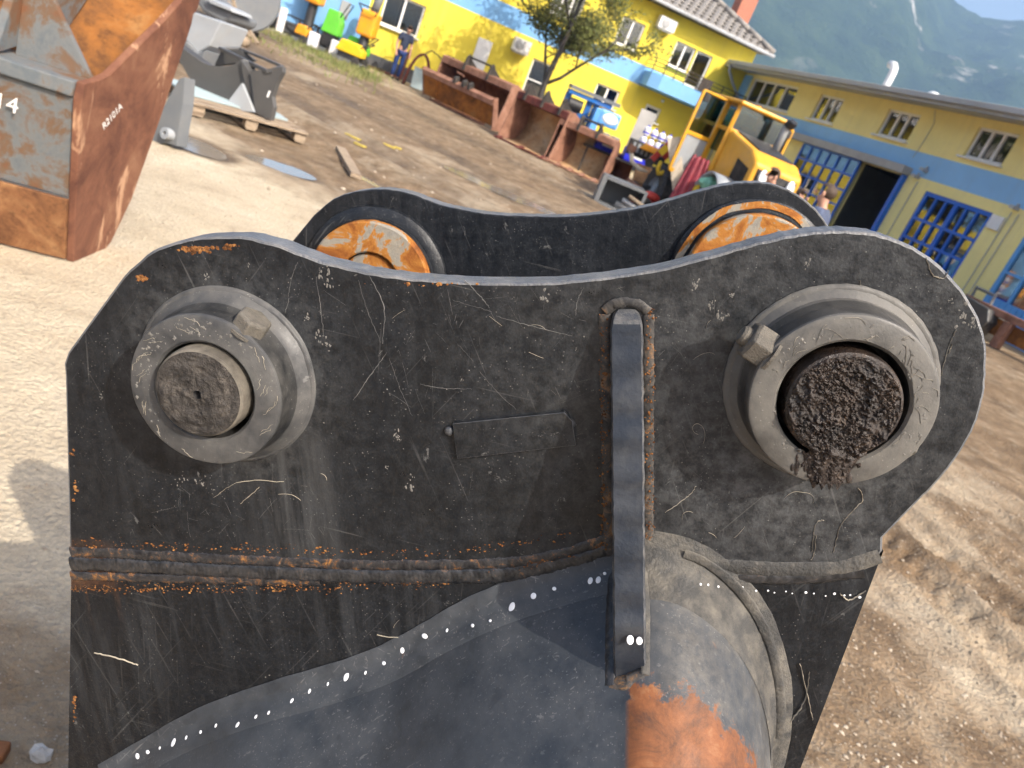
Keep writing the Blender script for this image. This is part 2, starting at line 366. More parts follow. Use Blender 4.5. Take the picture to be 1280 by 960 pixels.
# puddles
k = NB('muddy_water'); M['water'] = k.done((.20, .165, .125), .12, 0, k.bump(k.noise(9, 3), .04, .01), .6)
for i, (p, a, b_, r) in enumerate(PUD):
    bb = B(); n = 64; vs = []
    for j in range(n):
        t = 2*math.pi*j/n; lo, hi = 0., 3.
        dx, dy = math.cos(t), math.sin(t)
        u = dx*math.cos(r)+dy*math.sin(r); v = -dx*math.sin(r)+dy*math.cos(r); L = 1/math.sqrt((u/a)**2+(v/b_)**2)
        vs.append(Vector((p.x+dx*L*1.1, p.y+dy*L*1.1, -.006)))
    bb.add(vs, [tuple(range(n))]); struct(obj('puddle', bb, M['water']))

# loose stones and clods
ico = np.array([(0, 0, 1), (1, 0, .1), (.2, 1, 0), (-1, .1, .1), (0, -1, 0), (0, 0, -.6)], float)
icf = [(0,1,2),(0,2,3),(0,3,4),(0,4,1),(5,2,1),(5,3,2),(5,4,3),(5,1,4)]
def spread(n, x0, x1, y0, y1, sizes):
    return np.stack([rng.uniform(x0, x1, n), rng.uniform(y0, y1, n), rng.choice(sizes, n)], -1)
pts = np.concatenate([spread(9000, .9, 4.5, 1.4, 7, (.003, .004, .005, .007, .011)), spread(1500, -5, -.5, 1.0, 7, (.003, .004, .006, .009)), spread(500, -9, 3, 6.5, 20, (.008, .012, .018, .028))])
pts = pts[pud_r(pts[:, 0], pts[:, 1]) > 1.2]; n = len(pts)
pz = ground_z(pts[:, 0], pts[:, 1]); a = rng.random(n)*6.3; S_ = pts[:, 2:3]*rng.uniform(.6, 1.3, (n, 3))
loc = ico[None]*S_[:, None, :]; ca, sa = np.cos(a)[:, None], np.sin(a)[:, None]
vx = pts[:, 0:1]+ca*loc[..., 0]-sa*loc[..., 1]; vy = pts[:, 1:2]+sa*loc[..., 0]+ca*loc[..., 1]; vz = (pz+pts[:, 2]*.15)[:, None]+loc[..., 2]*.7
bb = B(); bb.v = [tuple(p) for p in np.stack([vx, vy, vz], -1).reshape(-1, 3)]
bb.f = [tuple(i*6+j for j in f) for i in range(n) for f in icf]; bb.m = [0]*len(bb.f)
k = NB('loose_stone'); M['stone'] = k.done(k.ramp(k.noise(4, 3), [(.3, (.20, .15, .10)), (.7, (.50, .42, .32))]), .95)
stuff(obj('loose_stones', bb, M['stone']))

# ------------------------------------------------------------------ mountain and air
naz, nr = 260, 90
azs = np.radians(np.linspace(-42, 62, naz)); ds = np.linspace(900, 2300, nr)
AZ, DS = np.meshgrid(azs, ds)
el = np.interp(np.degrees(azs), [-42, -20, 0, 6, 11, 14.5, 16.2, 17.6, 18.6, 20, 23, 30, 45, 62], [12, 17, 20, 19, 17, 14.4, 13.05, 12.85, 13.0, 13.3, 13.0, 12.0, 10, 7])
prof = np.clip((ds-900)/1050, 0, 1)
Hm = np.tan(np.radians(el))[None, :]*1950*(prof[:, None]**1.05)*np.where(ds > 1950, 1-(ds-1950)/1400, 1)[:, None]
MX, MY = DS*np.sin(AZ), DS*np.cos(AZ)
Hm = Hm + (150*fbm(MX/260, MY/260, 5, 91)+60*np.abs(fbm(MX/90, MY/90, 3, 92)))*np.sin(np.pi*np.clip(prof, 0, .96)/.96)[:, None]
Hm += 22*fbm(MX/40, MY/40, 3, 17)*prof[:, None] - 3
bb = B(); bb.v = [tuple(p) for p in np.stack([MX, MY, Hm], -1).reshape(-1, 3)]
bb.f = [(i*naz+j, i*naz+j+1, (i+1)*naz+j+1, (i+1)*naz+j) for i in range(nr-1) for j in range(naz-1)]; bb.m = [0]*len(bb.f)
k = NB('forested_mountain')
forest = k.ramp(k.noise(.018, 9, .7), [(.3, (.016, .032, .017)), (.5, (.033, .058, .028)), (.7, (.055, .085, .038))])
rk = k.ramp(k.noise(.0075, 8, .62, None, .8), [(.60, 0.), (.66, 1.)])
hh = k.ramp(k.xyz()[2], [(0., 0.), (1., 1.)])
rk = k.math('MULTIPLY', rk, k.mr(k.xyz()[2], 120, 330, .0, 1.))
rk = k.math('MULTIPLY', rk, k.ramp(k.noise(.05, 5, .7), [(.40, 0.), (.56, 1.)]))
M['mount'] = k.done(k.mix(rk, forest, (.50, .47, .43)), 1., 0, k.bump(k.noise(.05, 8, .75), 1., 14.), .1)
struct(obj('mountain', bb, M['mount'], smooth=True))
hz = B().box((0, 900, 280), (5400, 4400, 564)); hzo = obj('haze', hz, None); hzo.data.materials.clear()
hm = bpy.data.materials.new('haze_air'); hm.use_nodes = True; hm.node_tree.nodes.clear()
pv = hm.node_tree.nodes.new('ShaderNodeVolumePrincipled'); om = hm.node_tree.nodes.new('ShaderNodeOutputMaterial')
pv.inputs['Color'].default_value = (.35, .55, .88, 1); pv.inputs['Density'].default_value = .00036; pv.inputs['Anisotropy'].default_value = 0.0
hm.node_tree.links.new(pv.outputs[0], om.inputs['Volume']); hzo.data.materials.append(hm); stuff(hzo)

# ------------------------------------------------------------------ buildings: s along the wall, z up, o outwards
TH = rad(20.85)
E1 = Vector((math.cos(TH), math.sin(TH), 0)); N1 = Vector((math.sin(TH), -math.cos(TH), 0))
A0 = Vector((-7.7, 26.8, 0)); B0 = A0+E1*12.0
def facade_frame(e, n): return Matrix((e, n, Vector((0, 0, 1)))).transposed()
def wall_mesh(s0, s1, z0, z1, holes, bands, th=.3):
    """front sheet with openings and their reveals; bands = [(z_from, material index)]"""
    bb = B()
    ss = sorted({s0, s1, *[h[i] for h in holes for i in (0, 1)]}); zs = sorted({z0, z1, *[h[i] for h in holes for i in (2, 3)], *[z for z, _ in bands if z0 < z < z1]})
    for a, b in zip(ss, ss[1:]):
        for c, d in zip(zs, zs[1:]):
            m = ((a+b)/2, (c+d)/2)
            if any(h[0] < m[0] < h[1] and h[2] < m[1] < h[3] for h in holes): continue
            mi = 0
            for zb, i in bands:
                if m[1] > zb: mi = i
            bb.add([(a, 0, c), (b, 0, c), (b, 0, d), (a, 0, d)], [(0, 1, 2, 3)], mi)
    for a, b, c, d in holes:
        mi = 0
        for zb, i in bands:
            if (c+d)/2 > zb: mi = i
        P = [(a, c), (b, c), (b, d), (a, d)]
        for i in range(4):
            p, q_ = P[i], P[(i+1) % 4]
            bb.add([(p[0], 0, p[1]), (q_[0], 0, q_[1]), (q_[0], -th, q_[1]), (p[0], -th, p[1])], [(0, 1, 2, 3)], mi)
    return bb
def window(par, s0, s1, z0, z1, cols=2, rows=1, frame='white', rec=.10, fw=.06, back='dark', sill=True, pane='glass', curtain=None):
    bb = B(); y = -rec
    for a, b, c, d in ((s0, s1, z0, z0+fw), (s0, s1, z1-fw, z1), (s0, s0+fw, z0+fw, z1-fw), (s1-fw, s1, z0+fw, z1-fw)):
        bb.box(((a+b)/2, y, (c+d)/2), (b-a, .07, d-c))
    cw = (s1-s0-2*fw)/cols; rh = (z1-z0-2*fw)/rows; t = fw*.9
    for i in range(1, cols): bb.box((s0+fw+cw*i, y+.005, (z0+z1)/2), (t*1.3, .07, z1-z0-2*fw))
    for j in range(1, rows): bb.box(((s0+s1)/2, y+.002, z0+fw+rh*j), (s1-s0-2*fw, .06, t*.8))
    wo = obj('window', bb, M[frame], par)
    for i in range(cols):
        for j in range(rows):
            a = s0+fw+cw*i+(t*.65 if i else 0); b = s0+fw+cw*(i+1)-(t*.65 if i < cols-1 else 0)
            c = z0+fw+rh*j+(t*.4 if j else 0); d = z0+fw+rh*(j+1)-(t*.4 if j < rows-1 else 0)
            obj('pane', B().box(((a+b)/2, y-.01, (c+d)/2), (b-a, .008, d-c)), M[pane], wo)
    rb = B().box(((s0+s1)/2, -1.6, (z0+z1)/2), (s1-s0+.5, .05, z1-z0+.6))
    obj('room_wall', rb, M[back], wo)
    if curtain:
        for (a, b) in curtain:
            rows_ = [[(s0+(s1-s0)*(a+(b-a)*i/16), -rec-.12+.02*math.sin(i*2.3), z) for i in range(17)] for z in (z0+.03, z1-.03)]
            obj('curtain', B().sheet(rows_), M['curtain'], wo)
    if sill: obj('sill', B().box(((s0+s1)/2, .03, z0-.025), (s1-s0+.14, .16, .04)), M['concrete'] if frame != 'white' else M['white'], wo)
    return wo

# --- the yellow house
H = thing('yellow_house', 'yellow rendered house with light blue band, balcony and grey tiled roof', 'house', A0, TH)
# local axes: x = along wall, y = into the wall -> use frame where +y local is away from the yard
FLIP = Matrix.Rotation(math.pi, 4, 'Z')
def L1(s, z, o=0.): return Vector((s, -o, z))
H.rotation_euler = (0, 0, TH); H.scale = (1, -1, 1)
wins = [(-.87, .42, 1.38, 2.38), (4.25, 5.36, 3.75, 4.62), (6.8, 7.68, 3.73, 4.62), (8.98, 9.78, 3.78, 4.62), (9.84, 10.5, 3.42, 4.62), (8.85, 9.48, 1.85, 2.34), (6.83, 7.75, 1.72, 2.34), (4.35, 5.1, .9, 2.25)]
wb = wall_mesh(-1.3, 12.0, 0.0, 5.35, wins, [(0, 0), (.42, 1), (2.80, 2), (3.44, 1)])
wb.add([(12, 0, 0), (12, -7, 0), (12, -7, 5.35), (12, 0, 5.35)], [(0, 1, 2, 3)], 1)
wb.add([(-9, -7, 0), (12, -7, 0), (12, -7, 5.35), (-9, -7, 5.35)], [(0, 1, 2, 3)], 1)
obj('wall', wb, [M['plinth'], M['yellow'], M['blue_wall']], H)
an = B(); an.box((-6.3, -.1, .21), (10, 1.2, .42), None, 0); an.box((-6.3, -.1, 2.95), (10, 1.14, 5.06), None, 1)
obj('annex_wall', an, [M['plinth'], M['blue_wall']], H)
obj('wall_panel', B().box((-1.98, .49, 1.35), (.3, .03, .5)), M['lightgrey'], H)
window(H, *wins[0], 2, 1, curtain=[(.03, .42), (.5, .97)])
window(H, *wins[1], 3, 1); window(H, *wins[2], 2, 1, curtain=[(.05, .2)]); window(H, *wins[3], 2, 1, curtain=[(.1, .9)])
window(H, *wins[4], 1, 1, sill=False); window(H, *wins[5], 1, 1, fw=.09); window(H, *wins[6], 2, 1, curtain=[(.05, .5)]); window(H, *wins[7], 1, 2, sill=False, curtain=[(.05, .95)])
d = obj('door', B().box((2.6, .03, 1.3), (.5, .06, 1.75)), M['white'], H, bevel=.01)
obj('handle', B().box((2.79, .08, 1.2), (.03, .05, .13)), M['greymetal'], d)
for (s0, s1, z0, z1) in ((3.46, 4.05, 2.22, 2.64), (7.95, 8.6, 4.72, 5.1)):
    a = obj('air_conditioner', B().box(((s0+s1)/2, .2, (z0+z1)/2), (s1-s0, .28, z1-z0)), M['white'], H, bevel=.02)
    obj('fan_grille', B().lathe([(.005, .012), (.06, .02), (.15, .006), (.16, 0)], ((s0+s1)/2-.08, .34, (z0+z1)/2), (0, 1, 0), 24), M['greymetal'], a, smooth=True)
    obj('bracket', B().box(((s0+s1)/2, .16, z0-.03), (s1-s0-.1, .3, .03)), M['greymetal'], a)
# balcony, slightly rounded
pts = [(8.25, 0), (8.25, .75), (8.6, .98), (9.4, 1.05), (10.4, 1.05), (11.4, 1.02), (11.9, .95), (11.9, 0)]
bal = obj('balcony', B().prism([p for p in pts], lambda x, y: (x, y, 2.85), lambda x, y: (x, y, 3.32)), M['blue_wall'], H)
rl = B(); line = pts[0:1]+pts[1:-1]+pts[-1:]
for z in (3.42, 3.55, 3.68, 3.80): rl.tube([(x, max(0.0, y-.04), z) for x, y in line], .014, 6)
for x, y in pts[1:-1]+[(9.0, 1.0), (9.9, 1.03), (10.9, 1.01)]: rl.box((x, y-.04, 3.56), (.03, .03, .5))
obj('railing', rl, M['bronze'], bal)
obj('cloth', B().sheet([[(9.95+.45*i/8, 1.06+.02*math.sin(i*1.7), 3.80-.44*j) for i in range(9)] for j in range(2)]), M['bronze'], bal, solid=.01)
obj('wall_lamp', B().lathe([(0, 0), (.05, .02), (.06, .08), (0, .12)], (9.35, 0, 2.62), (0, 1, 0), 12), M['white'], H, smooth=True)
# hip roof: eave in front of the wall, tiles laid in courses
PT = rad(27); rz0 = 5.42
def roof_pt(s, t, up=0.): return (s, .5-t*math.cos(PT)+up*math.sin(PT), rz0+t*math.sin(PT)+up*math.cos(PT))
deck = B()
deck.add([roof_pt(-9.5, 0), roof_pt(12.35, 0), (8.3, .5-4.05, rz0+4.05*math.tan(PT)), (-9.5, .5-4.05, rz0+4.05*math.tan(PT)), (12.35, -7.6, rz0), (-9.5, -7.6, rz0)], [(0, 1, 2, 3), (1, 4, 2), (3, 2, 4, 5)])
deck.add([(-9.5, .48, rz0-.03), (12.33, .48, rz0-.03), (12.33, -7.6, rz0-.03), (-9.5, -7.6, rz0-.03)], [(0, 1, 2, 3)])
roof = obj('roof', deck, M['tile'], H)
tb = B(); tb.sheet([[(-.155+.31*i/8, 0, .030*math.cos(math.pi*(i/8*2-1))) for i in range(9)], [(-.155+.31*i/8, -.40, .030*math.cos(math.pi*(i/8*2-1))-.02) for i in range(9)]])
tile0 = None
for r_ in range(9):
    for c_ in range(20):
        s_ = 12.2-.30*c_-(.15 if r_ % 2 else 0); t_ = .02+.33*r_
        if s_+.1 > 12.35-t_*math.cos(PT) or s_ < 6.6: continue
        if tile0 is None:
            tile0 = obj('roof_tile', tb, M['tile'], roof, smooth=True, solid=.016); o_ = tile0
        else:
            o_ = share(tile0, 'roof_tile', parent=roof); md = o_.modifiers.new('thick', 'SOLIDIFY'); md.thickness = .016
        o_.location = roof_pt(s_, t_, .045); o_.rotation_euler = (-PT, 0, random.uniform(-.02, .02))
hp = B()
for i in range(9):
    u = i*.42; hp.tube([(12.35-u, .5-u, rz0+.09+u*math.tan(PT)), (12.35-u-.45, .5-u-.45, rz0+.12+(u+.45)*math.tan(PT))], [.11, .09], 8)
obj('hip_tiles', hp, M['tile'], roof, smooth='auto')
ch = obj('chimney', B().box((11.95, -2.5, 6.6), (.62, .62, 2.6)), M['brick'], roof)
obj('flashing', B().box((11.95, -2.5, 6.12), (.72, .72, .28)), M['concrete'], ch)
gt = B().tube([(-9.5, .56, rz0-.02), (12.4, .56, rz0-.02)], .06, 8); obj('gutter', gt, M['greymetal'], H, smooth=True)

# --- the workshop on the right
N2 = Vector((-math.cos(TH), -math.sin(TH), 0)); E2 = N1
K = thing('workshop_building', 'long yellow workshop with blue band, blue gates and grey metal eave', 'building', B0, 0)
K.rotation_euler = (0, 0, TH-math.pi/2); K.scale = (1, -1, 1)
# scale y -1 turns +y(local) to the outside: check E2 = local x, N2 = local +y
wk = [(.65, 3.7, 3.68, 4.5), (5.06, 6.32, 3.68, 4.44), (8.4, 9.7, 3.72, 4.43), (11.72, 12.92, 3.74, 4.45), (5.85, 10.4, 0.0, 2.95), (11.25, 13.45, .3, 2.77), (14.5, 16.6, .3, 2.6)]
wb = wall_mesh(0, 19, 0, 4.68, wk, [(0, 0), (3.02, 1), (3.58, 0)], .25)
wb.add([(19, 0, 0), (19, -8, 0), (19, -8, 4.68), (19, 0, 4.68)], [(0, 1, 2, 3)], 0)
wb.add([(0, -8, 0), (19, -8, 0), (19, -8, 4.68), (0, -8, 4.68)], [(0, 1, 2, 3)], 0)
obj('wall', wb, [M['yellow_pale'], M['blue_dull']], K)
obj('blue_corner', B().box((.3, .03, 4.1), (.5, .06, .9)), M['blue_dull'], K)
window(K, *wk[0], 4, 1, curtain=[(.72, .97), (.3, .38)]); window(K, *wk[1], 3, 1, curtain=[(.36, .97)]); window(K, *wk[2], 3, 1, curtain=[(.05, .3), (.4, .64)]); window(K, *wk[3], 3, 1, frame='white')
lt = obj('gate_lintel', B().box((7.55, .14, 3.06), (5.8, .28, .2)), M['concrete'], K)
# interior of the open gate
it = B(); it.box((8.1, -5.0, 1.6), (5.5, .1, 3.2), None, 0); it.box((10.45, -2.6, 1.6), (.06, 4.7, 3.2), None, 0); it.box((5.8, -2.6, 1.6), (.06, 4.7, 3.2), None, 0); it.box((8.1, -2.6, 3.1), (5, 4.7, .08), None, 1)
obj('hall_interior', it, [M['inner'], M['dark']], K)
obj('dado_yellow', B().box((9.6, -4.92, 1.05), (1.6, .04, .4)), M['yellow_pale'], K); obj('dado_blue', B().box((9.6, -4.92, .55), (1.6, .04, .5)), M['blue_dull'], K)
dr = obj('inner_door', B().box((8.4, -4.9, 1.1), (1.5, .06, 2.0)), M['dark'], K); obj('door_rail', B().box((8.35, -4.85, 1.1), (.1, .05, 2.0)), M['blue_door'], dr)
# lattice leaf standing open along the wall
lf = B(); sA, sB, zA, zB = 5.66, 8.55, .4, 2.93; ncol, nrow = 6, 6; cw = (sB-sA)/ncol; rh = (zB-zA)/nrow
for i in range(ncol+1): lf.box((sA+cw*i, .10, (zA+zB)/2), (.055, .06, zB-zA))
for j in range(nrow+1): lf.box(((sA+sB)/2, .103, zA+rh*j), (sB-sA, .05, .055))
leaf = obj('gate_leaf', lf, M['blue_door'], K)
for i in range(ncol):
    for j in range(nrow): obj('pane', B().box((sA+cw*(i+.5), .09, zA+rh*(j+.5)), (cw-.06, .012, rh-.06)), M['glass'], leaf)
obj('leaf_panel', B().box(((sA+sB)/2, .09, .2), (sB-sA, .05, .36)), M['blue_door'], leaf)
pf = B().box((7.1, -.22, 1.5), (2.5, .05, 2.9)); obj('reflection_sheet', pf, M['yellow_pale'], K)  # sheet added behind the lattice panes; its pale yellow stands in for their reflection
obj('gate_post', B().box((10.36, .05, 1.5), (.12, .14, 2.9)), M['blue_door'], K)
# blue sectional door
gd = B(); s0, s1, z0, z1 = 11.25, 13.45, .3, 2.77
for a, b, c, d in ((s0, s1, z1-.10, z1), (s0, s1, z0, 1.15), (s0, s0+.09, 1.15, z1-.1), (s1-.09, s1, 1.15, z1-.1)): gd.box(((a+b)/2, -.06, (c+d)/2), (b-a, .08, d-c))
cols = 6; cw = (s1-s0-.18)/cols; rws = [(1.15, 1.62), (1.62, 2.10), (2.10, 2.67)]
for i in range(1, cols): gd.box((s0+.09+cw*i, -.055, 1.91), (.12 if i == 3 else .055, .08, 1.52))
for c in (1.62, 2.10): gd.box(((s0+s1)/2, -.052, c), (s1-s0-.18, .08, .07))
gdo = obj('blue_gate', gd, M['blue_door'], K)
for i in range(cols):
    for c, d in rws: obj('pane', B().box((s0+.09+cw*(i+.5), -.07, (c+d)/2), (cw-.05, .01, d-c-.06)), M['glass'], gdo)
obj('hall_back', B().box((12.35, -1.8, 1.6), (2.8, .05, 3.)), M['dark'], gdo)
# light blue door at the far right
ld = B(); s0, s1 = 14.5, 16.6
for a, b, c, d in ((s0, s1, 2.5, 2.6), (s0, s1, .3, 1.2), (s0, s0+.1, 1.2, 2.5), (s1-.1, s1, 1.2, 2.5)): ld.box(((a+b)/2, -.05, (c+d)/2), (b-a, .08, d-c))
for i in range(1, 4): ld.box((s0+.1+.475*i, -.045, 1.85), (.06, .08, 1.3))
ld.box((15.55, -.042, 1.75), (1.9, .08, .06))
ldo = obj('light_blue_gate', ld, M['sky_door'], K)
for i in range(14): obj('board', B().box((s0+.075+.15*i, .0, .75), (.135, .02, .88)), M['sky_door'], ldo)
for i in range(4):
    for c, d in ((1.2, 1.72), (1.78, 2.5)): obj('pane', B().box((s0+.1+.475*(i+.5), -.06, (c+d)/2), (.42, .01, d-c)), M['glass'], ldo)
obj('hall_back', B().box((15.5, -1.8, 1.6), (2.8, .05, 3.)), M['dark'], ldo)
obj('notice_board', B().box((13.68, .03, 2.6), (.34, .05, .3)), M['white'], K)
for s_, z_ in ((10.75, 3.0), (13.95, 3.0), (10.9, 3.2)): obj('wall_lamp', B().box((s_, .08, z_), (.14, .16, .07)).box((s_, .02, z_+.05), (.05, .05, .1)), M['greymetal'], K)
cb = B(); cb.tube([(10.1, .02, 4.6), (10.3, .02, 4.3), (10.3, .02, 3.9), (10.25, .02, 3.4)], .008, 5); cb.tube([(10.85, .02, 2.9), (10.85, .02, .4)], .012, 5); cb.tube([(13.9, .02, 2.9), (13.9, .02, .5)], .012, 5); cb.tube([(14.1, .02, 2.9), (14.1, .02, .5)], .012, 5)
obj('cable', cb, M['greymetal'], K)
# eave, gutter, roof
ev = B()
ev.add([(-.1, -.0, 4.66), (19.5, 0, 4.66), (19.5, .9, 4.55), (-.1, .9, 4.55)], [(0, 1, 2, 3)])
obj('soffit', ev, M['concrete'], K)
rf = B().prism([(.95, 4.54), (.95, 4.70), (-4, 5.0), (-8.6, 4.7), (-8.6, 4.60), (.0, 4.66), (.0, 4.64)], lambda y, z: (-.15, y, z), lambda y, z: (19.5, y, z))
rfo = obj('roof', rf, M['greymetal'], K)
obj('gutter', B().prism([(.95, 4.60), (1.07, 4.62), (1.08, 4.73), (1.06, 4.74), (1.05, 4.65), (.95, 4.63)], lambda y, z: (.3, y, z), lambda y, z: (19.5, y, z)), M['greymetal'], K)
obj('downspout', B().tube([(.5, 1.0, 4.6), (.5, .95, 4.4), (.35, .5, 4.05), (.25, .1, 3.8), (.25, .1, .5)], .05, 10), M['greymetal'], K, smooth=True)
pv_ = [(8.05, .2, 4.72), (8.06, .2, 5.0), (8.06, .2, 5.25), (8.03, .2, 5.38), (7.95, .2, 5.46), (7.78, .2, 5.48)]
vp = obj('vent_pipe', B().tube(pv_, .095, 14, caps=False), M['white'], rfo, smooth=True, solid=.012)
obj('vent_cowl', B().ell((10.1, .3, 4.86), (.2, .14, .10)), M['white'], rfo, smooth=True)
# ------------------------------------------------------------------ the bucket with its two ears, in the foreground
YP = 0.577; YB = YP+.415; TP = .026                     # outer face of the near ear, far ear, plate thickness
BL = Vector((0.05, .78, 0)); BR = Matrix.Rotation(-ROLL, 3, 'Y'); BRi = BR.inverted()
def toL(p): return BRi @ (Vector(p)-BL)
def q(px, py, h=0.):
    """photo point on the near ear's outer face -> bucket frame, h metres proud of it"""
    d = ray(px, py); p = toL(CAM+d*(YP/d.y)); return Vector((p.x, YP-h-BL.y, p.z))
EXC = thing('excavator_bucket', 'black steel excavator bucket ears with two greasy pin bosses, standing closest to the camera', 'bucket', BL, rot=(0, -ROLL, 0))

# paint: near-black, dusty towards one end, chipped, streaked and speckled
def black_steel(name, dust=.5, rustiness=.35, streak=1., col=(.0085, .0095, .011), spec=.5, post=None, dcol=(.145, .153, .164), lines=1., cloud=.35, grad=True, grain=True):
    k = NB(name); X = k.xyz()
    side = k.mr(X[0], -.05, .26, .13, 1.0) if grad else 1.0                                   # more dust caked towards the round end
    n1 = k.noise(7, 4, .62, None, .4); n2 = k.noise(95, 4, .72); n3 = k.noise(24, 5, .70); n4 = k.noise(420, 2, .6)
    base = k.ramp(n3, [(.3, tuple(c*.8 for c in col)), (.7, tuple(c*1.25 for c in col))])
    # fine dust film: grainy, with a weak large-scale drift
    d = k.math('MULTIPLY', k.ramp(n2, [(.40, .10), (.66, 1.)]), k.ramp(n4, [(.40, .25), (.62, 1.)])) if grain else k.math('MULTIPLY', k.ramp(n3, [(.34, .12), (.66, .9)]), k.ramp(n2, [(.30, .6), (.70, 1.)]))
    d = k.math('MULTIPLY', d, k.math('MULTIPLY', k.ramp(n1, [(.34, 1-cloud), (.70, 1.)]), k.math('MULTIPLY', side, dust)), True)
    base = k.mix(d, base, dcol)
    if streak:
        st = k.ramp(k.noise(1., 4, .7, k.mapv((75, 75, 3.2))), [(.46, 0.), (.80, 1.)])
        base = k.mix(k.math('MULTIPLY', st, k.math('MULTIPLY', k.ramp(n1, [(.40, .15), (.62, 1.)]), .30*streak)), base, dcol)
    if lines:
        tot = None
        for rot, off, lo in ((.35, 0, .665), (-.75, 3, .68), (1.35, 7, .69), (-.15, 11, .69)):
            m = k.ramp(k.noise(1., 2, .5, k.mapv((330, 330, 8), (0, 0, 0), (off, 0, off), k.mapv((1, 1, 1), (0, rot, 0)))), [(lo, 0.), (lo+.05, 1.)])
            tot = m if tot is None else k.math('MAXIMUM', tot, m)
        tot = k.math('MULTIPLY', tot, k.ramp(n1, [(.40, .05), (.62, 1.)]))
        base = k.mix(k.math('MULTIPLY', tot, .40*lines), base, (.24, .235, .225))
    sp_ = k.math('MULTIPLY', k.ramp(k.vor(260), [(.06, 1.), (.16, 0.)]), k.ramp(n3, [(.46, 0.), (.58, 1.)]))
    base = k.mix(k.math('MULTIPLY', sp_, .45), base, (.32, .305, .275))
    chip = k.ramp(k.noise(27, 6, .76, None, 1.4), [(.655, 0.), (.685, 1.)])
    base = k.mix(k.math('MULTIPLY', chip, .30), base, (.24, .235, .225))
    blot = k.ramp(k.noise(33, 2, .5), [(.66, 0.), (.69, 1.)]); base = k.mix(k.math('MULTIPLY', blot, .35), base, tuple(c*.6 for c in col))
    if rustiness:
        rs = k.ramp(k.noise(8.5, 6, .76, None, .8), [(.70-.06*rustiness, 0.), (.75-.06*rustiness, 1.)])
        rc = k.ramp(n2, [(.3, (.08, .030, .012)), (.6, (.28, .105, .03)), (.75, (.42, .22, .08))])
        base = k.mix(k.math('MULTIPLY', rs, .8), base, rc)
    if post: base = post(k, base, n1, n2, n3)
    rg = k.math('ADD', k.mr(d, 0, .4, .34, .75), k.mr(n3, .3, .7, -.08, .14))
    return k.done(base, rg, 0, k.bump(k.math('ADD', n4, k.math('MULTIPLY', n2, 1.2)), .22 if grain else .12, .0016), spec)
def zline(k, X, a, b):
    A_, B_ = q(*a), q(*b); sl = (B_.z-A_.z)/(B_.x-A_.x)
    return k.math('SUBTRACT', X[2], k.math('ADD', k.math('MULTIPLY', X[0], sl), A_.z-sl*A_.x))
def weld_stain(k, base, n1, n2, n3, low=False):
    """rust bleeding out of the long weld, running down in drips below it"""
    X = k.xyz(); rc = k.ramp(n2, [(.34, (.05, .022, .010)), (.55, (.24, .095, .03)), (.72, (.42, .21, .07))])
    dt = zline(k, X, (88, 682), (560, 697)); dl = zline(k, X, (88, 733), (560, 733)); dl = k.math('MULTIPLY', dl, -1.)
    up = k.mr(k.math('ADD', dt, k.mr(n3, .3, .7, -.009, .009)), .010, -.001, 0, 1) if not low else 0.
    lo = k.mr(k.math('ADD', dl, k.mr(n3, .3, .7, -.008, .008)), .012, -.001, 0, 1) if low else 0.
    drip = k.math('MULTIPLY', k.ramp(k.noise(1., 3, .6, k.mapv((85, 85, 2.5))), [(.58, 0.), (.70, 1.)]), k.mr(dl, .055, 0., 0., .75)) if low else 0.
    edge = k.mr(X[0], .12, -.30, .25, .9)
    m = k.math('MULTIPLY', k.math('MAXIMUM', k.math('MULTIPLY', k.math('MAXIMUM', up, lo), k.ramp(n3, [(.40, .1), (.60, 1.)])), drip), edge, True)
    return k.mix(k.math('MULTIPLY', m, k.mr(X[0], .13, .15, 1., 0.)), base, rc)
PXA, PXB = (284, 471), (1036, 481); QA, QB = q(284, 471), q(1036, 481)
def radial(k, X, c): return k.math('SQRT', k.math('ADD', k.math('POWER', k.math('SUBTRACT', X[0], c.x), 2.), k.math('POWER', k.math('SUBTRACT', X[2], c.z), 2.)))
def ear_dust(k, base, n1, n2, n3):
    X = k.xyz(); g = k.ramp(n2, [(.38, .2), (.64, 1.)]); g2 = k.ramp(n1, [(.32, .35), (.68, 1.)])
    m = k.math('MULTIPLY', k.mr(radial(k, X, QB), .07, .30, .42, .05), k.math('MULTIPLY', g, g2))
    st = k.math('MULTIPLY', k.ramp(k.noise(1., 4, .7, k.mapv((60, 60, 4))), [(.40, .1), (.66, 1.)]), k.math('MULTIPLY', k.mr(k.math('ABSOLUTE', k.math('SUBTRACT', X[0], QA.x+.045)), .0, .06, .34, 0.), k.mr(k.math('SUBTRACT', X[2], QA.z), -.03, -.06, 0., 1.)))
    m = k.math('MAXIMUM', m, k.math('MAXIMUM', st, k.math('MULTIPLY', k.mr(radial(k, X, QA), .075, .12, .22, 0.), g)))
    base = k.mix(m, base, (.165, .168, .168))
    return weld_stain(k, base, n1, n2, n3)
BK = (.0046, .0058, .0080)
M['ear'] = black_steel('scratched_black_paint', .085, 0, .30, BK, .36, ear_dust, lines=.45)
M['ear_low'] = black_steel('streaked_black_paint', .10, 0, .6, BK, .34, lambda *a: weld_stain(*a, low=True), lines=.3)
M['ear_back'] = black_steel('sheltered_black_paint', .12, 0, .4, (.006, .0075, .0105), .3, lines=.5)
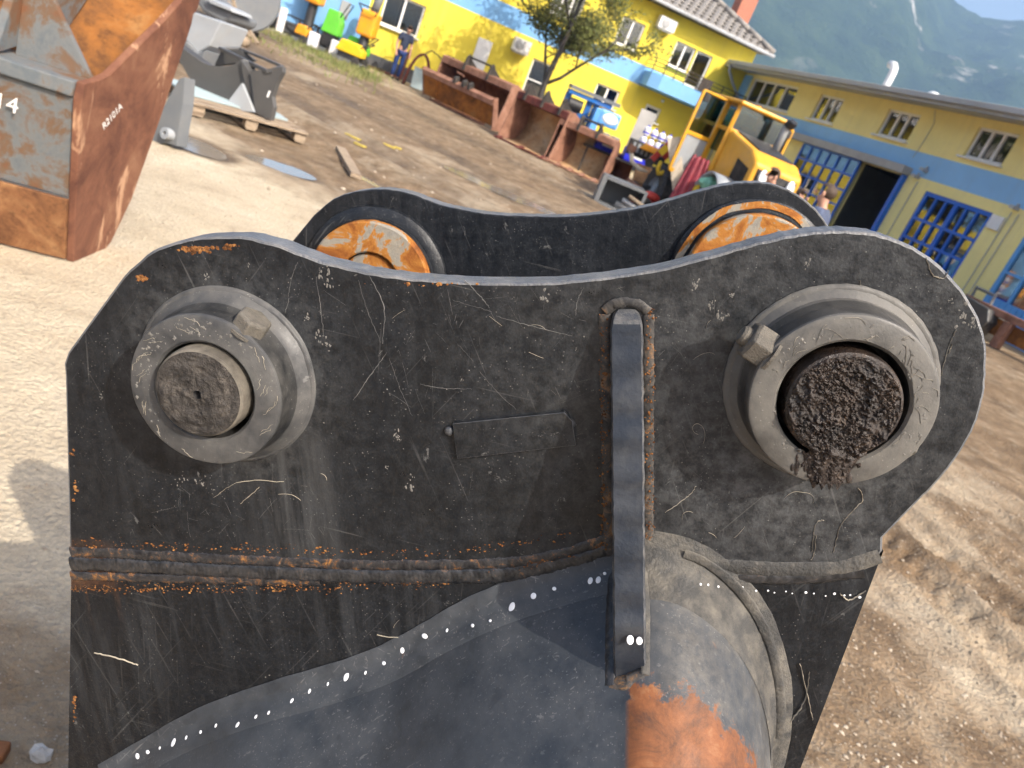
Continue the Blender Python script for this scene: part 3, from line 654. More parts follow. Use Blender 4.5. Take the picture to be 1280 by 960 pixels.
def shell_rust(k, base, n1, n2, n3):
    X = k.xyz(); wob = k.math('ADD', k.mr(n3, .3, .7, -.014, .014), k.mr(n2, .3, .7, -.012, .012))
    m = k.math('MULTIPLY', k.ramp(k.math('ADD', k.math('ADD', X[0], -XR0), .5), [(.5, 0.), (.5012, 1.)]), k.ramp(k.math('ADD', k.math('MULTIPLY', k.math('ADD', X[0], -XR0-.095), -1.), k.math('ADD', wob, .5)), [(.499, 0.), (.501, 1.)]))
    m = k.math('MULTIPLY', m, k.ramp(k.math('ADD', k.math('SUBTRACT', YP-BL.y-.092, X[1]), k.math('ADD', wob, .5)), [(.499, 0.), (.501, 1.)]))
    rc = k.ramp(k.noise(30, 6, .74, None, .6), [(.30, (.05, .028, .02)), (.44, (.13, .05, .02)), (.58, (.21, .076, .026)), (.76, (.28, .15, .072))])
    tan = k.math('MULTIPLY', k.ramp(k.math('ADD', X[0], .5-XR0), [(.5, 0.), (.56, 1.)]), k.ramp(n1, [(.36, .05), (.66, .45)]))
    base = k.mix(k.math('MULTIPLY', tan, k.ramp(n2, [(.40, .25), (.62, 1.)])), base, (.22, .19, .145))
    return k.mix(m, base, rc)
XR0 = q(779, 850).x
M['shell'] = black_steel('scuffed_shell_paint', .42, .8, 0, (.030, .035, .042), .4, shell_rust, (.16, .163, .165), 1., .8, False, False)
M['rib'] = paint('blue_black_rib_paint', (.014, .018, .026), .36, .25, .5, (.07, .07, .07), 16, .12, .4)
M['rib_edge'] = paint('rubbed_rib_lit_plate_edge', (.04, .044, .052), .45, .3, .6, (.17, .16, .145), 45, .3, .5)
k = NB('weld_bead_steel')
f = k.noise(95, 7, .78, None, .6); base = k.ramp(f, [(.38, (.010, .010, .012)), (.54, (.035, .034, .035)), (.61, (.14, .065, .026)), (.72, (.38, .18, .05))])
M['weld'] = k.done(base, .36, 0, k.bump(k.noise(220, 5), .3, .002), .5)
k = NB('rib_weld'); f = k.noise(50, 7, .75, None, .6)
M['weld_rib'] = k.done(k.ramp(f, [(.40, (.020, .020, .021)), (.54, (.06, .054, .048)), (.62, (.16, .09, .045)), (.72, (.36, .19, .07))]), .6, 0, k.bump(k.noise(220, 5), .4, .002), .4)
k = NB('weld_bead_dark'); f = k.noise(90, 7, .78, None, .6)
M['weld_dk'] = k.done(k.ramp(f, [(.40, (.009, .010, .012)), (.62, (.040, .039, .040)), (.70, (.16, .08, .03))]), .34, 0, k.bump(k.noise(220, 5), .3, .002), .5)
k = NB('rust_powder'); f = k.noise(90, 7, .75)
M['rustpow'] = k.done(k.ramp(f, [(.35, (.05, .025, .014)), (.52, (.20, .085, .03)), (.68, (.40, .21, .075))]), .95, 0, k.bump(k.noise(300, 5), .6, .003), .1)
def grease_stain(k, base, n1, n2, n3):
    X = k.xyz(); v = k.math('ADD', k.math('SUBTRACT', X[2], QB.z), k.mr(n3, .3, .7, -.012, .012)); h_ = k.math('ADD', k.math('ABSOLUTE', k.math('SUBTRACT', X[0], QB.x-.008)), k.mr(n2, .3, .7, -.006, .006))
    m = k.math('MULTIPLY', k.mr(v, -.030, -.042, 0., 1.), k.mr(h_, .040, .024, 0., .9))
    return k.mix(m, base, (.014, .011, .009))
M['boss'] = black_steel('dusty_boss_paint', .52, .4, 0, (.012, .0135, .016), .3, None, (.24, .222, .19), .6, .9, False, False)
M['boss_edge'] = black_steel('rubbed_boss_edge', .5, .4, 0, (.04, .042, .046), .35, None, (.25, .23, .195), 0, .5, False, False)
M['boss_r'] = black_steel('mud_caked_boss_paint', .54, .2, 0, (.026, .026, .026), .45, grease_stain, (.20, .182, .15), 1., .7, False, False)
M['boss_redge'] = black_steel('rubbed_mud_edge', .7, .1, 0, (.07, .068, .065), .45, None, (.23, .21, .175), 0, .4, False, False)
k = NB('rusty_bore_ring'); f = k.noise(17, 8, .66, None, .8)
M['boss_rust'] = k.done(k.ramp(f, [(.38, (.22, .205, .18)), (.47, (.27, .24, .19)), (.50, (.36, .15, .03)), (.60, (.24, .08, .016)), (.72, (.08, .032, .016))]), .8, 0, k.bump(k.noise(90, 6, .7), .5, .003), .25)
k = NB('dusty_pin_steel'); M['pin'] = k.done(k.ramp(k.noise(28, 7, .65), [(.32, (.05, .044, .036)), (.5, (.11, .097, .078)), (.7, (.20, .175, .14))]), .8, 0, k.bump(k.noise(150, 5), .3, .002), .3)
k = NB('crusted_pin_face'); M['pinface'] = k.done(k.ramp(k.noise(60, 7, .7), [(.34, (.022, .019, .017)), (.55, (.06, .052, .045)), (.75, (.15, .13, .11))]), .75, 0, k.bump(k.noise(170, 7, .75), .9, .006), .4)
k = NB('old_grease'); M['grease'] = k.done(k.ramp(k.noise(55, 7, .7), [(.34, (.010, .007, .006)), (.55, (.028, .018, .013)), (.75, (.085, .055, .035))]), k.mr(k.noise(80, 4), .35, .65, .22, .62), 0, k.bump(k.noise(240, 6, .75), .6, .003), .5)
M['bolt'] = paint('dusty_bolt_steel', (.10, .09, .075), .7, .25, .4, (.22, .195, .155), 40, .4, .4)
M['dot'] = paint('white_paint_marker', (.85, .86, .88), .5, .05, .08, (.3, .3, .3), 90)
M['scr'] = paint('bare_scratch', (.13, .128, .122), .7, .4, .5, (.06, .06, .06), 60)
M['root'] = paint('dried_root_fibre', (.34, .30, .235), .9, .3, .2, (.2, .17, .13), 60)
M['shellweld'] = paint('painted_fillet', (.03, .032, .036), .45, .3, .3, (.15, .13, .11), 20, .3, .5)
M['dustweld'] = paint('dusty_fillet', (.045, .044, .042), .7, .3, .5, (.22, .195, .155), 18, .4, .4)
M['mudspeck'] = paint('dried_mud', (.15, .142, .128), .95, .4, .4, (.08, .075, .07), 60)
M['edgepaint'] = paint('worn_edge_paint', (.10, .105, .115), .45, .25, .4, (.30, .28, .25), 22, .4, .5)

def smooth_line(P, n=6):
    """Catmull-Rom through the traced points"""
    P = [Vector((*p, 0)) for p in P]; out = []
    for i in range(len(P)-1):
        a, b, c, d = P[max(i-1, 0)], P[i], P[i+1], P[min(i+2, len(P)-1)]
        for j in range(n):
            t = j/n; out.append(.5*((2*b)+(c-a)*t+(2*a-5*b+4*c-d)*t*t+(3*b-a-3*c+d)*t**3))
    out.append(P[-1]); return [(p.x, p.y) for p in out]
top = smooth_line([(152, 347), (190, 314), (235, 299), (290, 295), (340, 304), (400, 326), (470, 342), (540, 350), (610, 353), (680, 353), (750, 347), (820, 337), (880, 322), (940, 305), (1000, 292), (1048, 288), (1095, 292), (1142, 309), (1182, 338), (1212, 375), (1229, 412), (1234, 452), (1229, 502), (1212, 547), (1182, 592), (1152, 624)], 6)
ear_px = [(88, 712), (87, 690), (81, 470), (80, 455), (84, 440)]+top+[(1104, 672), (1103, 690), (1090, 705)]
def ear(y0, mat, jit=.0004):
    poly = [q(*p) for p in ear_px]; poly = [(p.x+random.uniform(-jit, jit), p.z+random.uniform(-jit, jit)) for p in poly]
    b = B(); b.prism(poly, lambda x, z: (x, y0-BL.y, z), lambda x, z: (x, y0+TP-BL.y, z))
    return b
def two_mat(b):
    b.m = [0, 0]+[1]*(len(b.f)-2); return b
ear_f = obj('ear_plate', two_mat(ear(YP, None)), [M['ear'], M['edgepaint']], EXC, bevel=.0022); ear_f.modifiers[0].material = 1
ear_b = obj('ear_plate', two_mat(ear(YB, None)), [M['ear_back'], M['edgepaint']], EXC, bevel=.0022)
low_px = [(88, 700), (1092, 700), (1102, 697), (1105, 690), (1000, 965), (960, 1070), (400, 1300), (70, 1150), (84, 960)]
for y0, m_ in ((YP+.0015, 'ear_low'), (YB+.0015, 'ear_back')):
    poly = [q(*p) for p in low_px]
    b = B(); b.prism([(p.x, p.z) for p in poly], lambda x, z: (x, y0-BL.y, z), lambda x, z: (x, y0+TP-BL.y-.003, z))
    obj('side_plate', b, M[m_], EXC, bevel=.002)

# bucket body: shell swept across the bucket's width, with a rolled foot standing on the ground
cont = smooth_line([(105, 985), (160, 954), (240, 908), (330, 872), (420, 846), (500, 816), (560, 782), (620, 752), (680, 730), (740, 712), (780, 702), (812, 692), (858, 702), (905, 738), (938, 788), (956, 850), (958, 910), (946, 968)], 5)
prof = [q(*p) for p in cont]; prof = [(p.x, p.z) for p in prof]
low = [toL((x, 0, z)) for x, z in ((.40, 1.05), (.47, .8), (.49, .5), (.40, .15), (.2, .005), (-.12, .005), (-.26, .12), (-.32, .4), (-.30, .62), (-.26, .76))]
prof += [(p.x, p.z) for p in low]
NS = 26; rows = []; ws = [-.30, -.26, -.2, -.15, -.1, -.05, -.012, 0, .2, .415, .46, .6, .72]
px0 = toL((0, 0, .9))
for w_ in ws:
    h = max(0, -w_, w_-.415); row = []
    for j, (x, z) in enumerate(prof):
        gx = px0.x+(x-px0.x)*(1-.10*h) ; drop = .62*h*sstep(0.0, .25, z-px0.z+.1)
        row.append(Vector((gx, YP+w_-BL.y, z-drop)))
    rows.append(row+[row[0]])
sb = B(); sb.sheet(rows); n_ = len(prof)
sb.add(rows[0][:-1], [tuple(range(n_))]); sb.add(rows[-1][:-1], [tuple(range(n_))])
shell = obj('bucket_shell', sb, M['shell'], EXC, smooth='auto')

# weld beads: rippled runs
def bead(path, r, mat, name='weld_bead', lam=.0040, squash=.36, parent=EXC, out=Vector((0, -1, 0)), lag=.9, jit=.06, amp=.17):
    P = [Vector(p) for p in path]; L = [0.]
    for a, b in zip(P, P[1:]): L.append(L[-1]+(b-a).length)
    n = max(8, int(L[-1]/.0011)); rows = []
    for i in range(n+1):
        s = L[-1]*i/n; j = max(0, min(len(P)-2, int(np.searchsorted(L, s))-1)); t = (s-L[j])/max(1e-6, L[j+1]-L[j])
        c = P[j].lerp(P[j+1], t); d = (P[min(j+1, len(P)-1)]-P[j]).normalized(); side = d.cross(out).normalized(); row = []
        for m in range(9):
            a = math.pi*m/8; ph = ((s+random.uniform(-.0004, .0004))/lam-lag*math.sin(a)) % 1
            wob = 1+jit*math.sin(s*140+1.3*math.sin(s*53))+jit*.7*math.sin(s*517)
            rr = r*wob*(1-amp*.6+amp*ph)
            row.append(c+side*(math.cos(a)*rr)+out*(math.sin(a)*rr*squash-.0010))
        rows.append(row)
    return obj(name, B().sheet(rows), mat, parent, smooth=True)
def qpath(P, h=0., n=6): return [q(x, y, h) for x, y in smooth_line(P, n)]
w1 = [(88, 690), (150, 692), (300, 700), (450, 706), (560, 706), (640, 703), (700, 693), (740, 681), (764, 672)]
bead(qpath(w1), .0060, M['weld'])
bead(qpath([(x, y+15) for x, y in w1]), .0078, M['weld_dk'])
bead(qpath([(88, 720), (150, 722), (300, 726), (400, 727)]), .0048, M['weld'])
bead(qpath([(600, 722), (660, 712), (710, 702), (764, 688)]), .0060, M['weld_dk'])
bead(qpath([(860, 701), (920, 709), (990, 712), (1050, 710), (1100, 695)]), .0075, M['dustweld'], lam=.02, jit=.04, amp=.03)
bead(qpath([(868, 715), (930, 722), (1000, 724), (1080, 716)]), .0055, M['weld_dk'], lam=.01)
# rust flakes clinging along the welds
rf_ = B()
for _ in range(1000):
    x = random.uniform(88, 720); up = random.random() < .38
    y = (679+ (x-88)*.028 if up else 735) + random.gauss(0, 3.0) - (0 if x < 560 else (x-560)*(.19 if up else .22))
    if x > 430 and not up: y -= 6
    if random.random() < (x-100)/1100: continue
    c = q(x, y, random.uniform(.0002, .0012)); r_ = random.choice((.0003, .0005, .0007, .0011))*random.uniform(.7, 1.3)
    n = 6; a0 = random.random()*6
    ring = [c+Vector((math.cos(a0+2*math.pi*j/n)*r_*random.uniform(.6, 1.7), random.uniform(-.0005, .0003), math.sin(a0+2*math.pi*j/n)*r_*random.uniform(.5, 1.1))) for j in range(n)]
    rf_.add(ring+[c+Vector((0, -r_*.5, 0))], [(j, (j+1) % n, n) for j in range(n)])
for ex, ey, sx, sy, nn in ((178, 345, 3, 3, 22), (246, 309, 12, 3, 60), (290, 306, 8, 3, 16), (93, 600, 1, 12, 8), (92, 560, 1, 8, 6), (540, 354, 30, 2, 14), (93, 870, 1, 14, 16)):
    for _ in range(nn):
        c = q(ex+random.gauss(0, sx), ey+abs(random.gauss(0, sy)), .0004); r_ = random.choice((.0005, .0009, .0014, .002)); ring = [c+Vector((math.cos(1.05*j)*r_*random.uniform(.6, 1.6), .0003, math.sin(1.05*j)*r_*random.uniform(.5, 1.2))) for j in range(6)]
        rf_.add(ring+[c], [(j, (j+1) % 6, 6) for j in range(6)])
for _ in range(520):
    sd = random.choice((-1, 1)); x = (756 if sd < 0 else 812)+random.gauss(0, 3.2); y = random.uniform(385, 690); c = q(x, y, random.uniform(.0004, .002)); r_ = random.choice((.0004, .0006, .0009))
    ring = [c+Vector((math.cos(1.05*j)*r_*random.uniform(.6, 1.6), random.uniform(-.0004, .0003), math.sin(1.05*j)*r_*random.uniform(.6, 1.6))) for j in range(6)]
    rf_.add(ring+[c+Vector((0, -r_*.6, 0))], [(j, (j+1) % 6, 6) for j in range(6)])
stuff(obj('rust_flakes', rf_, M['rustpow'], EXC))
# shell-to-plate fillets
def fillet(P, a, b, mat, lump=.08):
    """smooth concave run from the plate onto the shell along the contact line"""
    rows = []
    for i, (x, z) in enumerate(P):
        (x0, z0), (x1, z1) = P[max(i-1, 0)], P[min(i+1, len(P)-1)]; t = Vector((x1-x0, 0, z1-z0)).normalized(); n = Vector((-t.z, 0, t.x))
        w_ = 1+lump*math.sin(i*.9)+lump*.8*math.sin(i*2.3+1)
        rows.append([Vector((x, YP-BL.y-h, z))+n*(o*w_)-Vector((0, 0, .62*h)) for o, h in ((a*1.05, -.0006), (a, .0004), (a*.55, .0022), (a*.25, b*.22), (a*.08, b*.5), (.0006, b), (-.001, b*1.05))])
    return obj('weld_fillet', B().sheet(rows), mat, EXC, smooth=True)
fl1 = fillet(prof[3:53], .014, .022, M['shell'], .03)
fl2 = fillet(prof[53:86], .021, .034, M['dustweld'], .015)
bead([Vector((p[0]+.010, YP-.006-BL.y, p[1]+.006)) for p in prof[58:82]], .0045, M['dustweld'], lam=.3, jit=.04, squash=.3)
# rib between the bosses
rt, rb_ = q(783, 386), q(786, 706); hw = .0122; vtop = rt.z; vbot = rb_.z; xc = rt.x
xb = rb_.x
def rib_pt(z, h, sd): 
    t = (vtop-z)/(vtop-vbot); return Vector((xc+(xb-xc)*t+sd*hw, YP-h-BL.y, z))
rbm = B(); outl = [(vtop, .001), (vtop-.006, .010), (vbot-.010, .082), (vbot-.054, .083), (vbot-.06, .0)]
rows_ = []
for i in range(91):
    z = vtop-(vtop-vbot+.054)*i/90; h = float(np.interp(vtop-z, [vtop-a for a, _ in outl[:-1]], [b for _, b in outl[:-1]])); cap = min(1., .55+.45*math.sqrt(min(1, i/4)))
    j1, j2 = random.gauss(0, .022), random.gauss(0, .022); hj = h+random.gauss(0, .00012)+.0006*math.sin(i*.7)*(i > 3)
    rows_.append([rib_pt(z, -.002, -1.0*cap), rib_pt(z, hj-.0022, (-1+j1)*cap), rib_pt(z, hj, (-.88+j1*.6)*cap), rib_pt(z, hj, 0), rib_pt(z, hj, (.88+j2*.6)*cap), rib_pt(z, hj-.0022, (1+j2)*cap), rib_pt(z, -.002, cap)])
rbm.sheet(rows_); rbm.add(rows_[-1], [(0, 1, 2, 3, 4, 5, 6)]); rbm.add(rows_[0], [(0, 1, 2, 3, 4, 5, 6)])
rbm.m = [1 if (f_i % 6) in (1, 4) or f_i < 18 else 0 for f_i in range(540)]+[0, 0]
rib = obj('rib', rbm, [M['rib'], M['rib_edge']], EXC, smooth='auto')
for sd, m_, r_ in ((-1, 'weld_rib', .0046), (1, 'weld_rib', .0044)):
    bead([rib_pt(vtop-.004-(vtop-vbot)*i/30, .001, sd*1.35) for i in range(31)], r_, M[m_], parent=EXC, lam=.006)
bead([rib_pt(vtop-.002, .002, -1.35), rib_pt(vtop+.004, .003, -.8), rib_pt(vtop+.006, .003, 0), rib_pt(vtop+.004, .003, .8), rib_pt(vtop-.002, .002, 1.35)], .0040, M['weld_rib'])
sidew = rib_pt(vbot-.012, .098, 0)
def shz(x, h): return float(np.interp(x, [p[0] for p in prof[:86]], [p[1] for p in prof[:86]]))-.62*h
for sd, m_ in ((-1, 'weld_dk'), (1, 'dustweld')):
    pth = []
    for i in range(13):
        h = .004+.083*i/12; x_ = rib_pt(vbot, h, sd*1.2).x; pth.append(Vector((x_, YP-h-BL.y, shz(x_, h)+.001)))
    bead(pth, .0055, M[m_], out=Vector((sd*.5, -.45, .75)).normalized(), amp=.08)
toe = [Vector((rib_pt(vbot, 0, a).x, YP-.084-.005*(1-abs(a)/1.3)-BL.y, shz(rib_pt(vbot, 0, a).x, .087)+.0015)) for a in (-1.3, -.8, 0, .8, 1.3)]
bead(toe, .0058, M['weld_rib'], out=Vector((0, -.55, .83)), amp=.08)
# name-plate seat with its two stubs
pl4 = [(567, 527), (706, 513), (716, 524), (720, 554), (573, 571)]
idp = B(); pp = [q(*p) for p in pl4]; idp.prism([(p.x, p.z) for p in pp], lambda x, z: (x, YP-.0045-BL.y, z), lambda x, z: (x, YP+.002-BL.y, z))
npl = obj('name_plate', idp, [M['ear'], M['rib_edge']], EXC, bevel=.0004); npl.modifiers[0].material = 1  # bevel painted lighter, as light caught along the plate's edge
for x, y in ((562, 538), (713, 529)): obj('plate_stud', B().ell(q(x, y, .001), (.0042, .003, .0042), 12, 8), M['rib_edge'], EXC, smooth=True)

# bosses and pins
OUT = Vector((0, -1, 0))
def wob_lathe(prof_, o, ax, n, amp, seed):
    b = B().lathe(prof_, o, ax, n); rg = np.random.default_rng(seed); ph = rg.random((4,))*6
    o = Vector(o)
    for i, v in enumerate(b.v):
        kk = i % n; a = 2*math.pi*kk/n; f = 1+amp*(math.sin(3*a+ph[0])+.7*math.sin(7*a+ph[1])+.5*math.sin(13*a+ph[2]))
        p = Vector(v)-o; ax_ = Vector(ax)*p.dot(Vector(ax)); b.v[i] = tuple(o+ax_+(p-ax_)*f)
    return b
def boss_obj(b, ms_):
    b.m = [1 if i//96 in (0, 1, 2, 6, 7, 8, 9) else 0 for i in range(len(b.f))]
    return obj('boss', b, ms_, EXC, smooth='auto')
def boss(pxy, far, m_, ro, hh, bore, rf=.080):
    c = q(*pxy)
    if far: c = Vector((c.x, YB-BL.y, c.z))
    pr = [(rf+.004, -.001), (rf, .0025), (rf-.006, .007), (ro+.003, .012), (ro+.0008, .017), (ro, .022), (ro, hh-.003), (ro-.0008, hh-.001), (ro-.0028, hh), (bore+.002, hh), (bore, hh-.002), (bore, -.03)]
    return boss_obj(wob_lathe(pr, c, OUT, 96, .0022, int(pxy[0])), m_), c
bA, cA = boss(PXA, False, [M['boss'], M['boss_edge']], .0640, .038, .0410, .0755)
bB, cB = boss(PXB, False, [M['boss_r'], M['boss_redge']], .0650, .040, .0450, .0745)
for cc in (cA, cB):
    obj('bore', B().lathe([(.047, .01), (.047, -.028), (0, -.028)], cc, OUT, 40), M['black'], EXC, smooth='auto')
# weld ring lumps at the boss roots
for cc in (cA, cB):
    bead([cc+Vector((math.cos(a)*.0735, -.002, math.sin(a)*.0735)) for a in np.linspace(0, 2*math.pi, 80)], .0045, M['boss_edge' if cc is cA else 'boss_redge'], name='weld_ring', lam=.3, jit=.05, squash=.5, lag=.3)
# left pin: clean side, crusted face with a small centre hole
p_ = obj('pin', B().lathe([(.0375, -.03), (.0375, .039), (.0365, .0450), (.0350, .0465)], cA+Vector((-.0005, 0, .001)), OUT, 64), M['pin'], EXC, smooth='auto')
def crusty(c, r, h, amp, mat, name, par, seed, hole=0., n=72, m=30, sc_=400):
    rows = []; rg = np.random.default_rng(seed)
    for i in range(m+1):
        rr = r*(hole/r+(1-hole/r)*i/m); a = np.linspace(0, 2*math.pi, n, endpoint=False); x = rr*np.cos(a); z = rr*np.sin(a)
        hgt = amp*(2.2*np.clip(fbm(x*sc_*.25+9, z*sc_*.25+9, 3, seed)+.08, 0, 1)+1.6*np.maximum(0, fbm(x*sc_+5, z*sc_+5, 2, seed+3)+.05))
        hgt = hgt*min(1, (m-i)/3)
        row = [c+Vector((x[j], -h-hgt[j], z[j])) for j in range(n)]; rows.append(row+[row[0]])
    return obj(name, B().sheet(rows), mat, par, smooth=True)
crusty(cA+Vector((-.0005, 0, .001)), .0352, .0462, .0030, M['pinface'], 'pin_face', p_, 3, hole=.0038)
obj('centre_hole', B().lathe([(.0045, .0465), (.0030, .040), (0, .038)], cA+Vector((-.0005, 0, .001)), OUT, 16), M['black'], p_)
# right pin: buried in grease
p2 = obj('pin', B().lathe([(.0405, -.03), (.0405, .039), (.0395, .043), (.0375, .0445)], cB+Vector((.0, 0, -.001)), OUT, 64), M['grease'], EXC, smooth='auto')
crusty(cB+Vector((0, 0, -.001)), .0385, .0435, .0046, M['grease'], 'grease_crust', p2, 11, n=220, m=90, sc_=700)
gb = B(); random.seed(5)
def grain(c, r):
    R_ = Matrix.Rotation(random.uniform(0, 6), 3, 'Y')
    gb.add([c+R_ @ Vector((p[0]*r*random.uniform(.5, 1.5), -p[2]*r*random.uniform(.4, 1.2), p[1]*r*random.uniform(.5, 1.5))) for p in ico], icf)
for i in range(1500):
    a = random.uniform(0, 6.283); rr = .037*math.sqrt(random.random()); x_, z_ = rr*math.cos(a), rr*math.sin(a)
    if fbm(np.array([x_*70+4]), np.array([z_*70+8]), 2, 6)[0]-.25*z_/.037*.3 < -.03: continue
    r_ = random.choice((.0005, .0007, .0009, .0013, .0017)); grain(cB+Vector((x_, -.0450-random.uniform(0, .0014), z_-.001)), r_)
dn = toL((0, 0, 0))-toL((0, 0, 1)); dn = Vector((-.05, 0, -1))
for i in range(190):
    t = random.random()**1.3; w_ = .019*(1-.55*t); c = cB+Vector((random.gauss(0, .5)*w_-.002, -.0405-random.uniform(0, .004)*(1-t), 0))+dn*(.037+.027*t)
    r_ = random.uniform(.0010, .0030); grain(c, r_)
dp = []
for i in range(22):
    t = i/21; w_ = .021*(1-.5*t**1.5); dp.append([cB+Vector((w_*(j/9-1)-.001, -.0398-.0050*(1-.6*t)*math.sin(math.pi*j/18)*(1+1.6*float(fbm(np.array([j*.9]), np.array([i*.8]), 3, 12)[0])), 0))+dn*(.036+.029*t+.003*math.sin(j*1.3)) for j in range(19)])
obj('grease_drip', B().sheet(dp), M['grease'], p2, smooth=True)
for i in range(9):
    x = random.uniform(-.035, .015); t = random.uniform(.0, .012); c = cB+Vector((x, -.0402, -.050-t+abs(x)*.25)); gb.ell(c, (.0016*random.uniform(.5, 1.4), .0007, .006*random.uniform(.5, 1.3)), 7, 5)
stuff(obj('grease_lumps', gb, M['grease'], p2))
# radial lock bolts
def bolt(c, ang, r0, h, af, ln, mat, nut=False):
    d = Vector((math.cos(ang), 0, math.sin(ang))); o = c+d*r0+OUT*h
    x = d.orthogonal().normalized(); y = d.cross(x); b = B()
    def ring(r, t, ph=0): return [o+d*t+(x*math.cos(math.pi/3*i+ph)+y*math.sin(math.pi/3*i+ph))*r for i in range(6)]
    R_ = af/math.sqrt(3); rg = [ring(R_, 0), ring(R_, ln*.86), ring(R_*.86, ln)]
    b.add(rg[0]+rg[1]+rg[2], [tuple(range(6)), (12, 13, 14, 15, 16, 17)]+[(i+6*j, (i+1) % 6+6*j, (i+1) % 6+6*j+6, i+6*j+6) for j in range(2) for i in range(6)])
    o_ = obj('lock_bolt', b, mat, EXC, bevel=.0010)
    obj('washer', B().lathe([(0, 0), (R_*1.12, 0), (R_*1.12, .0025), (0, .0025)], o-d*.0028, d, 24), mat, o_)
    if nut: obj('bolt_end', B().lathe([(.0075, 0), (.0075, .004), (.006, .006), (0, .006)], o+d*ln, d, 16), mat, o_)
bolt(cA, rad(52), .0615, .024, .025, .013, M['bolt'])
bolt(cB, rad(147), .0625, .026, .027, .017, M['bolt'], True)
bolt(cB, rad(-36), .0605, .020, .022, .010, M['bolt'])
# far ear's inner bosses
for pxy in (PXA, PXB):
    c = q(*pxy); c = Vector((c.x, YB-BL.y, c.z))
    o_ = obj('boss', wob_lathe([(.098, -.002), (.097, .006), (.090, .011), (.083, .012), (.082, .020)], c, OUT, 64, .004, 4), M['ear_back'], EXC, smooth='auto')
    obj('wear_ring', wob_lathe([(.082, .012), (.081, .030), (.079, .032), (.043, .032), (.041, .030), (.041, -.02)], c, OUT, 64, .002, 5), M['boss_rust'], o_, smooth='auto')
    obj('pin_end', B().lathe([(.039, -.02), (.039, .024), (.036, .027), (0, .027)], c, OUT, 48), M['boss_rust'], o_, smooth='auto')
obj('rust_arc', wob_lathe([(.094, .0115), (.086, .0128)], Vector((q(*PXB).x, YB-BL.y, q(*PXB).z)), OUT, 64, .01, 6), M['boss_rust'], EXC)

# white marker dots along the shell welds
dots = [(172, 945, 5), (185, 940, 5), (200, 935, 5), (217, 928, 6), (233, 922, 5), (251, 915, 5), (270, 907, 4), (297, 906, 5), (320, 896, 5), (336, 891, 5), (365, 876, 4), (387, 864, 4), (410, 855, 4), (433, 846, 5), (457, 841, 5), (480, 829, 5), (503, 813, 5), (531, 795, 6), (559, 788, 4), (591, 782, 5), (613, 776, 5), (640, 759, 7), (667, 745, 8), (693, 736, 5), (738, 726, 6), (748, 725, 6), (756, 717, 4)]
dm = bpy.data.meshes.new('paint_dot'); bdot = B().lathe([(0, .35), (.72, .32), (1, 0)], (0, 0, 0), (0, 0, 1), 12)
dm.from_pydata(bdot.v, [], bdot.f); dm.materials.append(M['dot'])
def put_dot(p, nrm, r, asp=1.):
    o_ = bpy.data.objects.new('paint_dot', dm); C.objects.link(o_); o_.parent = EXC; o_.location = p
    o_.rotation_euler = Vector(nrm).to_track_quat('Z', 'X').to_euler(); o_.scale = (r*asp, r, .0012)
dep = bpy.context.evaluated_depsgraph_get
def shell_hit(x, y):
    """where the photo point meets the shell, in the bucket frame"""
    o_ = toL(CAM); d = BRi @ ray(x, y); d.normalize(); best = (None, None)
    for s_ in (shell, fl1, fl2):
        h, loc, nr_, _ = s_.ray_cast(o_, d)
        if h and (best[0] is None or (loc-o_).length < (best[0]-o_).length): best = (loc, nr_ if nr_.dot(d) < 0 else -nr_)
    return best
bpy.context.view_layer.update()
for x, y, r in dots:
    loc, nr_ = shell_hit(x, y)
    pp = q(x, y, .0)
    if loc is not None and loc.y < pp.y-.001: put_dot(loc+nr_*.0004, nr_, r*.00046*random.uniform(.6, 1.2), random.uniform(.7, 1.7))
    else: put_dot(Vector((pp.x, pp.y-.001, pp.z)), (0, -1, 0), r*.00046*random.uniform(.6, 1.2), random.uniform(.7, 1.6))
for x, y, r in ((787, 721, 5), (797, 722, 5)):
    z_ = None
    for hh in np.linspace(0, .11, 60):
        p = q(x, y, hh)
        t = (vtop-p.z)/(vtop-vbot); hr = np.interp(vtop-p.z, [vtop-a for a, _ in outl[:-1]], [b for _, b in outl[:-1]])
        if hh >= hr: z_ = p; break
    if z_ is not None: put_dot(z_+Vector((0, -.001, 0)), (0, -1, .6), r*.0005*random.uniform(.8, 1.1), random.uniform(1, 1.5))
for x in list(range(875, 940, 13))+list(range(945, 1085, 12)):
    x_, y_ = x+random.uniform(-3, 3), 731+(x-875)*.05+(4 if x > 930 else 0)+random.uniform(-2, 2); lc, nn_ = shell_hit(x_, y_); pq = q(x_, y_, .0006)
    if lc is None or lc.y > pq.y: lc, nn_ = pq, (0, -1, 0)
    put_dot(lc, nn_, random.uniform(.0006, .0013))

